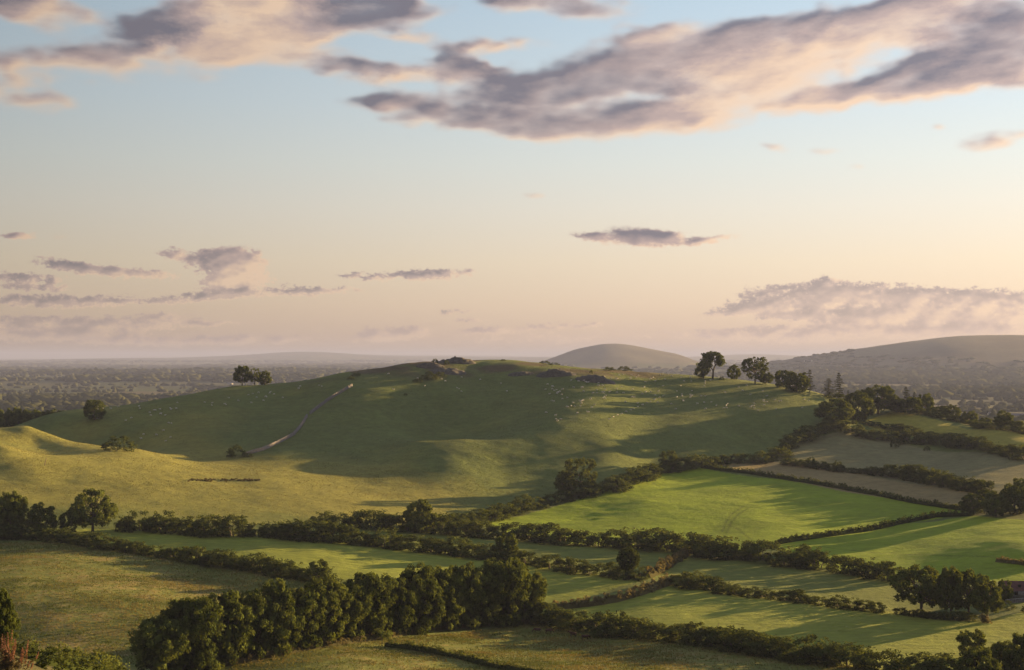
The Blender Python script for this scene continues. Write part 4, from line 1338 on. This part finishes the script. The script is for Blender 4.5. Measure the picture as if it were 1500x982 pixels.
def loft(path, rx, rz, sides=10):
    """body along a path in the x-z plane with separate half widths and half heights"""
    path = np.asarray(path, float)
    t = unit(np.gradient(path, axis=0))
    side = np.array([0, 1.0, 0]); upv = np.cross(t, side) * -1
    ang = np.linspace(0, 2 * np.pi, sides, endpoint=False)
    v = path[:, None] + side[None, None] * np.cos(ang)[None, :, None] * np.asarray(rx)[:, None, None] + upv[:, None] * np.sin(ang)[None, :, None] * np.asarray(rz)[:, None, None]
    n = len(path)
    i = np.arange(n - 1)[:, None] * sides; j = np.arange(sides)[None, :]
    f = np.stack([i + j, i + (j + 1) % sides, i + sides + (j + 1) % sides, i + sides + j], -1).reshape(-1, 4)
    return v.reshape(-1, 3), f


def leg(x, y, top, foot_dx, knee_dx, r0):
    return tube([(x, y, top), (x + knee_dx, y, top * .5), (x + foot_dx, y, top * .08), (x + foot_dx + .03, y, 0)], [r0, r0 * .6, r0 * .5, r0 * .6], 6)


def sheep_mesh(graze):
    body = loft([(-.62, 0, .60), (-.55, 0, .62), (-.3, 0, .62), (.1, 0, .61), (.4, 0, .63), (.55, 0, .66)], [.05, .22, .29, .28, .22, .10], [.05, .24, .28, .27, .22, .12])
    if graze:
        neck = loft([(.45, 0, .66), (.62, 0, .50), (.72, 0, .30), (.80, 0, .12)], [.15, .12, .09, .05], [.15, .12, .09, .05], 8)
        ears = [ellipsoid((.70, s * .12, .34), (.03, .08, .03), 5, 4) for s in (-1, 1)]
    else:
        neck = loft([(.42, 0, .66), (.58, 0, .82), (.70, 0, .90), (.88, 0, .84)], [.15, .12, .10, .05], [.15, .12, .10, .05], 8)
        ears = [ellipsoid((.66, s * .13, .95), (.03, .09, .03), 5, 4) for s in (-1, 1)]
    legs = [leg(x, y, .46, 0, .02 if x > 0 else -.04, .06) for x in (-.42, .34) for y in (-.13, .13)]
    tail = tube([(-.6, 0, .62), (-.68, 0, .45)], [.05, .03], 5)
    return merge([body, neck, tail] + ears + legs)


SHEEP = [mesh_from('sheep', *sheep_mesh(g)[:2], mat=M_WOOL, smooth=True) for g in (True, True, False)]


def sheep_at(u, v, label, group):
    p = at(u, v, 560)
    if p[1] > 1300:
        return
    o = link('sheep', SHEEP[RNG.randrange(3)])
    o.location = p
    k = RNG.uniform(.85, 1.1)
    o.scale = (k, k, k)
    o.rotation_euler = (0, 0, RNG.choice([0, 3.14]) + RNG.uniform(-.9, .9))
    tag(o, label, 'sheep', group)


def flock(poly, n, label, group):
    p = np.array(poly, float)
    k = 0
    while k < n:
        u, v = RNG.uniform(p[:, 0].min(), p[:, 0].max()), RNG.uniform(p[:, 1].min(), p[:, 1].max())
        if in_poly(np.array([u]), np.array([v]), p)[0]:
            sheep_at(u, v, label, group); k += 1


flock([(820, 552), (880, 548), (1000, 550), (1120, 570), (1185, 588), (1190, 600), (1100, 603), (990, 600), (920, 592)], 105, 'white sheep grazing in the scattered flock on the right shoulder of the hill', 'sheep on the right shoulder')
flock([(795, 560), (890, 556), (900, 590), (860, 612), (815, 618), (790, 600)], 60, 'white sheep grazing below the scree hump on the hill face', 'sheep below the scree hump')
for i in range(14):
    sheep_at(893 + i * 6.0 + RNG.uniform(-1, 1), 615 - i * 2.6 + RNG.uniform(-.6, .6), 'white sheep walking in the diagonal line across the hill', 'sheep walking in a line')
flock([(100, 608), (160, 588), (260, 590), (262, 645), (215, 652), (170, 625)], 34, 'white sheep grazing on the left slope of the hill', 'sheep on the left slope')
flock([(290, 592), (400, 572), (470, 560), (480, 566), (400, 588), (300, 598)], 24, 'white sheep strung along the upper left slope near the wall', 'sheep on the upper left slope')
flock([(560, 548), (700, 543), (780, 552), (770, 575), (560, 575)], 14, 'white sheep scattered on the hill face below the gorse', 'sheep below the gorse')


# cattle ------------------------------------------------------------
def cow_mesh(graze):
    body = loft([(-1.0, 0, 1.12), (-.95, 0, 1.10), (-.7, 0, 1.02), (-.2, 0, .96), (.3, 0, .97), (.62, 0, 1.02), (.85, 0, 1.08)], [.05, .24, .31, .36, .35, .28, .15], [.06, .27, .34, .40, .40, .36, .24], 12)
    if graze:
        neck = loft([(.65, 0, 1.12), (.95, 0, .98), (1.22, 0, .68), (1.34, 0, .42), (1.42, 0, .18)], [.2, .16, .13, .12, .07], [.30, .22, .17, .14, .08], 10)
        hp = (1.26, .66)
    else:
        neck = loft([(.65, 0, 1.12), (.95, 0, 1.25), (1.2, 0, 1.38), (1.42, 0, 1.30), (1.62, 0, 1.12)], [.2, .16, .14, .13, .08], [.30, .22, .17, .16, .09], 10)
        hp = (1.2, 1.45)
    ears = [ellipsoid((hp[0], s * .22, hp[1]), (.04, .13, .06), 6, 4) for s in (-1, 1)]
    fl = [tube([(.55, y, .85), (.57, y, .46), (.55, y, .08), (.60, y, 0)], [.12, .07, .05, .065], 7) for y in (-.19, .19)]
    hl = [tube([(-.75, y, .95), (-.62, y, .66), (-.86, y, .42), (-.80, y, .08), (-.74, y, 0)], [.18, .11, .06, .05, .065], 7) for y in (-.19, .19)]
    tail = tube([(-1.0, 0, 1.15), (-1.08, 0, .9), (-1.07, 0, .45), (-1.07, 0, .3)], [.04, .025, .02, .05], 5)
    return merge([body, neck, tail] + ears + fl + hl)


COWS = [mesh_from('cow', *cow_mesh(g)[:2], mat=M_COW, smooth=True) for g in (True, False)]
for u, v, k, a, lab in [(787, 926, 0, 3.0, 'leftmost dark brown cow by the corner of the wood'), (804, 927, 0, .3, 'dark brown cow grazing second from the left below the hedge'),
                        (839, 932, 1, 2.6, 'dark brown cow half in the shade of the hedge, third from the left'), (857, 936, 0, .2, 'rightmost dark brown cow grazing below the bottom hedge')]:
    o = link('cow', COWS[k]); o.location = at(u, v) - np.array([0, 0.0, .02]); o.rotation_euler = (0, 0, a)
    tag(o, lab, 'cow')

# barn -------------------------------------------------------------
bp_ = at(1500, 872)
barn = link('barn', None); barn.location = bp_; barn.rotation_euler = (0, 0, rad(-8))
tag(barn, 'low stone barn with a rusty red roof beside the big trees', 'barn')
BL, BD, BH, RH = 13.0, 6.0, 1.9, 2.3
v, f = boxes([(0, -BD / 2, -.3), (0, BD / 2, -.3), (-BL / 2 + .25, 0, -.3), (BL / 2 - .25, 0, -.3)], [(BL, .5, BH + .3), (BL, .5, BH + .3), (.5, BD - .5, BH + .3), (.5, BD - .5, BH + .3)], [0, 0, 0, 0])
gv = np.array([(sx * (BL / 2 - .25) + dx, y, z) for sx in (-1, 1) for dx in (-.25, .25) for y, z in ((-BD / 2, BH), (BD / 2, BH), (0, BH + RH - .15))])
gf3 = np.array([(0, 1, 2), (3, 5, 4), (6, 7, 8), (9, 11, 10)]); gf4 = np.array([(0, 2, 5, 3), (1, 4, 5, 2), (6, 8, 11, 9), (7, 10, 11, 8)])
obj_from('wall', np.concatenate([v, gv]), [f, gf4 + len(v), gf3 + len(v)], M_STONE, barn)
rv, rf = [], []
nrib = 60
for s_ in (-1, 1):
    xs = np.linspace(-BL / 2 - .4, BL / 2 + .4, nrib)
    zz = .05 * (np.arange(nrib) % 2)
    top_ = np.stack([xs, np.zeros(nrib), BH + RH + zz], -1); bot = np.stack([xs, np.full(nrib, s_ * (BD / 2 + .35)), BH - .1 + zz], -1)
    o_ = sum(len(q) for q in rv)
    rv += [top_, bot]
    i = np.arange(nrib - 1)
    rf.append(np.stack([o_ + i, o_ + i + 1, o_ + nrib + i + 1, o_ + nrib + i], -1))
obj_from('roof', np.concatenate(rv), np.concatenate(rf), M_RUST, barn)
for x_, w_, h_, nm in ((-3.2, .9, 1.0, 'window'), (.6, 1.1, 1.6, 'door'), (3.6, .9, .9, 'window')):
    v, f = boxes([(x_, -BD / 2 - .02, .05 if nm == 'door' else .7)], [(w_, .52, h_)], [0])
    obj_from(nm, v, f, M_DARK, barn)
v, f = boxes([(-2.0, -BD / 4 - .25, BH + .75)], [(.8, .8, .75)], [0])
obj_from('roof_hatch', v, f, M_DARK, barn)
stp = at(1486, 882)
C_ = [(stp[0] + x, stp[1] + .05 * x, float(ground_z(stp[0] + x, stp[1] + .05 * x)) - .1 + .3 * k) for k in range(4) for x in np.arange(-2.6, 2.6, .55)]
v, f = boxes(C_, [(.54, .5, .31)] * len(C_), [.05] * len(C_), np.random.RandomState(3), .06)
o = obj_from('stone_wall', v - stp, f, M_STONE); o.location = stp
tag(o, 'short low stone wall in front of the red-roofed barn', 'wall')
grow_px('bush', 'scrub', 1470, 891, 28, 14, 'dark clipped bush in front of the low stone wall by the barn', 'bush', None, 1)
grow_px('bush', 'scrub', 1500, 896, 14, 11, 'dark bush cut by the right frame edge below the barn', 'bush', None, 2)
grow_px('dry_bush', 'straw', 1441, 911, 18, 17, 'tan dry bush at the foot of the rightmost big tree', 'bush', None, 1)

# posts -----------------------------------------------------------
p = at(66, 682, 450)
v, f = tube([(0, 0, -.3), (.35, 0, 1.4), (.8, 0, 3.3)], [.17, .15, .12], 7)
o = obj_from('wooden_post', v, f, M_POST, smooth=True); o.location = p
tag(o, 'leaning weathered wooden post on the golden knoll at far left', 'post')
p = at(1051, 944)
v, f = tube([(0, 0, -.3), (0, 0, 2.5), (.03, 0, 5.4)], [.10, .085, .07], 7)
o = obj_from('pole', v, f, M_POST, smooth=True); o.location = p
tag(o, 'thin dark pole standing in the tall bottom hedge', 'pole')

# pink shrub in the lower left corner -----------------------------
sp_ = at(14, 985, 60)
k_ = sp_[1] / F
root = link('dry_shrub', None); root.location = sp_ - np.array([0, 0, .3])
tag(root, 'pinkish dry shrub with upright seed heads in the lower left corner', 'shrub')
r = np.random.RandomState(8)
st, hd, lf_ = [], [], []
for i in range(46):
    x0, y0 = r.normal() * .9, r.normal() * .7
    h = (62 * k_) * r.uniform(.55, 1.05) * max(.45, 1 - .16 * abs(x0))
    x1, y1 = x0 * 1.35 + r.normal() * .15, y0 * 1.3
    st.append(tube([(x0 * .6, y0 * .6, 0), (x0, y0, h * .5), (x1, y1, h)], [.03, .022, .012], 5))
    q = np.linspace(.72, 1.0, 6)[:, None]
    c = np.array([x0, y0, 0]) * (1 - q) + np.array([x1, y1, h]) * q
    c[:, 2] = h * q[:, 0]
    hd.append(leaves(r, c, np.linspace(.12, .05, 6), 12, .09, squash=1.3, jitter=.8))
    lf_.append(leaves(r, np.array([(x0 * .8, y0 * .8, h * .35), (x0, y0, h * .55)]), np.array([.35, .3]), 40, .12))
for x1, h in ((1.6, 32), (2.0, 30), (2.25, 22), (2.6, 20)):
    h *= k_; x0 = x1 - .35
    st.append(tube([(x0 * .8, -.3, 0), (x0, -.3, h * .5), (x1, -.3, h)], [.03, .02, .012], 5))
    c = np.stack([np.linspace(x0 + .2, x1, 5), np.full(5, -.3), np.linspace(h * .7, h, 5)], -1)
    hd.append(leaves(r, c, np.linspace(.11, .05, 5), 14, .08, squash=1.3, jitter=.8))
for nm, parts, mt in (('stem', st, M_BARK), ('seed_heads', hd, M_PINK), ('foliage', lf_, M_RUSH)):
    v, f, t = merge(parts)
    obj_from(nm, v, f, mt, root, attrs={'tone': t})

# rough grass tufts ------------------------------------------------
def tufts(name, poly, n, hgt, seed, tint):
    r = np.random.RandomState(seed)
    lo, hi = poly.min(0), poly.max(0)
    q = lo + (hi - lo) * r.rand(n * 3, 2)
    q = q[in_poly(q[:, 0], q[:, 1], poly)]
    q = q[(np.abs(q[:, 0] / q[:, 1]) < .40)]
    keep = fbm(q[:, 0], q[:, 1], 16, 3, 3) + .35 * r.normal(size=len(q)) > -.02
    q = q[keep][:n]
    N = len(q); B = 4
    base = np.concatenate([q, ground_z(q[:, 0], q[:, 1])[:, None] - .03], 1)
    k = np.repeat(np.arange(N), B)
    a = r.rand(N * B) * 2 * np.pi
    h = hgt * r.uniform(.5, 1.25, N)[k] * r.uniform(.7, 1.2, N * B)
    w = h * .55
    dirv = np.stack([np.cos(a), np.sin(a), np.zeros_like(a)], -1); sd = np.stack([-np.sin(a), np.cos(a), np.zeros_like(a)], -1)
    b = base[k] + dirv * (.12 * h)[:, None]
    V = np.stack([b - sd * w[:, None] * .5, b + sd * w[:, None] * .5, b + dirv * (h * .55)[:, None] + np.array([0, 0, 1.0]) * h[:, None]], 1).reshape(-1, 3)
    f = np.arange(3 * N * B).reshape(-1, 3)
    t = np.repeat(np.clip(.5 + 1.5 * fbm(q[:, 0] * .5, q[:, 1], 7, 3, 1) + .15 * r.normal(size=N), 0, 1)[k], 3)
    o = obj_from(name, V, f, tint, attrs={'tone': t})
    tag(o, 'rough tussocky grass', 'grass', kind='stuff')


M_TUFT = leaf_material('tussock_grass', (0.092, 0.118, 0.030), (0.195, 0.172, 0.064), 0.25)
tufts('rough_grass', FIELD_XY[1], 46000, .34, 1, M_TUFT)
tufts('rough_grass', FIELD_XY[6], 36000, .32, 2, M_TUFT)

M_TUFT2 = leaf_material('golden_grass', (0.130, 0.130, 0.032), (0.215, 0.180, 0.060), 0.25)
M_TUFT3 = leaf_material('hill_grass', (0.060, 0.082, 0.020), (0.135, 0.140, 0.042), 0.25)
HILL_XY = np.array([at(u, v, 450)[:2] for u, v in [(110, 612), (400, 566), (700, 533), (1000, 552), (1190, 595), (1140, 645), (1050, 670), (860, 712), (760, 735), (620, 745), (430, 665), (230, 655)]])
tufts('rough_grass', FIELD_XY[0], 30000, .26, 3, M_TUFT2)
tufts('rough_grass', HILL_XY, 46000, .26, 4, M_TUFT3)

# far farmland -----------------------------------------------------
def far_woods(n, seed):
    r = np.random.RandomState(seed)
    t = r.uniform(-.48, .48, n)
    Y = np.exp(r.uniform(np.log(1650), np.log(20000), n))
    X = t * Y
    wx = X + 120 * fbm(X, Y, 700, 2, 0); wy = Y + 260 * fbm(X, Y, 900, 2, 2)
    cx, cy = wx / 190 + 0.35 * np.floor(wy / 330), wy / 330
    fx, fy = cx - np.floor(cx), cy - np.floor(cy)
    leafy = fbm(X, Y, 1600, 3, 4) + .05
    edge = ((np.minimum(fx, 1 - fx) < .035) | (np.minimum(fy, 1 - fy) < .05)) & (leafy > .0)
    wood = fbm(X * .35, Y, 620, 3, 6) + .25 * leafy > .17
    ridge = (np.abs(Y - 5400 - .15 * X) < 260) & (X < -250) & (X > -1600)
    ok = (wood | edge | ridge)
    onhill = (ground_z(X, Y) > -62) & (Y > 5900)
    ok = np.where(onhill, (fbm(X, Y, 500, 3, 2) > .06) & (r.rand(n) < .6) & (t > .17), ok)
    X, Y, isw, onhill = X[ok], Y[ok], (wood | ridge)[ok], onhill[ok]
    N = len(X)
    Z = ground_z(X, Y)
    sc_ = np.clip(Y / 4500, .8, 2.6)
    h = np.where(isw, r.uniform(11, 17, N), r.uniform(5, 12, N)) * np.clip(sc_, 1, 1.25)
    w = np.where(isw, r.uniform(16, 40, N), r.uniform(9, 22, N)) * sc_
    h = np.where(onhill, r.uniform(5, 9, N), h); w = np.where(onhill, r.uniform(14, 30, N), w)
    nu = 7
    th = np.linspace(0, 2 * np.pi, nu, endpoint=False)
    ring = np.array([(.42, 0.0), (.5, .38), (.36, .75)])
    U = np.concatenate([np.stack([q * np.cos(th), q * np.sin(th), np.full(nu, z)], -1) for q, z in ring] + [np.array([[0, 0, 1.0]])])
    f4 = np.concatenate([np.stack([k * nu + np.arange(nu), k * nu + (np.arange(nu) + 1) % nu, (k + 1) * nu + (np.arange(nu) + 1) % nu, (k + 1) * nu + np.arange(nu)], -1) for k in (0, 1)])
    f3 = np.stack([2 * nu + np.arange(nu), 2 * nu + (np.arange(nu) + 1) % nu, np.full(nu, 3 * nu)], -1)
    V = U[None] * np.stack([w * r.uniform(1, 1.8, N), w, h], -1)[:, None, :] * (1 + .22 * r.normal(size=(N, len(U), 3))) + np.stack([X, Y, Z - .6], -1)[:, None, :]
    off = (np.arange(N) * len(U))[:, None, None]
    o = obj_from('woodland', V.reshape(-1, 3), [(f4[None] + off).reshape(-1, 4), (f3[None] + off).reshape(-1, 3)], M_FAR, attrs={'tone': np.repeat(r.rand(N), len(U))})
    tag(o, 'hazy far woods and hedges across the plain', 'woodland', kind='stuff')
    print('far trees', N)


far_woods(60000, 4)


def farmhouse(u, v, label, L=14, yaw=0.2, ymin=1500):
    p = at(u, v, ymin)
    root = link('farmhouse', None); root.location = p; root.rotation_euler = (0, 0, yaw)
    tag(root, label, 'house')
    D, H, R = 7.0, 5.0, 3.2
    v_ = np.array([(sx * L / 2, sy * D / 2, z) for z in (-1, H) for sy in (-1, 1) for sx in (-1, 1)] + [(-L / 2, 0, H + R - .1), (L / 2, 0, H + R - .1)])
    obj_from('wall', v_, [np.array([(0, 1, 5, 4), (1, 3, 7, 5), (3, 2, 6, 7), (2, 0, 4, 6)]), np.array([(4, 8, 6), (5, 7, 9)])], M_RENDER, root)
    rv_ = np.array([(sx * (L / 2 + .4), y, z) for sx in (-1, 1) for y, z in ((-D / 2 - .5, H - .2), (0, H + R), (D / 2 + .5, H - .2))])
    obj_from('roof', rv_, np.array([(0, 3, 4, 1), (1, 4, 5, 2)]), M_SLATE, root)
    wv, wf = boxes([(x, -D / 2 - .02, z) for x in (-4, 0, 4) for z in (.8, 3.0)], [(1.1, .1, 1.3)] * 6, [0] * 6)
    for i in range(6):
        obj_from('window', wv[i * 8:i * 8 + 8], BOXF, M_DARK, root)


farmhouse(1359, 557, 'white farmhouse on the plain below the right hill', 26)
farmhouse(1184, 530, 'tiny white house on the plain left of the right hill', 40, .1, 4000)
farmhouse(1455, 611, 'white house just beyond the row of trees at right', 20, .3)
farmhouse(1490, 613, 'larger white house near the right edge beyond the tree row', 24, -.2)
farmhouse(37, 602, 'pale house on the plain at far left above the dark trees', 20, .2)
farmhouse(337, 564, 'small pale house on the plain just left of the three skyline trees', 20, .1)

# ---------------------------------------------------------------- haze
HX, HY0, HY1, HZ0, HZ1 = 90000.0, -400.0, 44000.0, float(GZ.min()) - 1.5, max(float(GZ.max()), 0.0) + 12.0
v, f = boxes([(0, (HY0 + HY1) / 2, HZ0)], [(HX * 2, HY1 - HY0, HZ1 - HZ0)], [0])
m, t, out = new_mat('haze')
pv = t.n.new('ShaderNodeVolumePrincipled')
pv.inputs['Color'].default_value = (0.265, 0.325, 0.59, 1)
pv.inputs['Density'].default_value = 6.0e-5
pv.inputs['Anisotropy'].default_value = 0.1
t.l.new(pv.outputs[0], out.inputs[1])
hz = obj_from('haze', v, f, m)
tag(hz, kind='stuff')
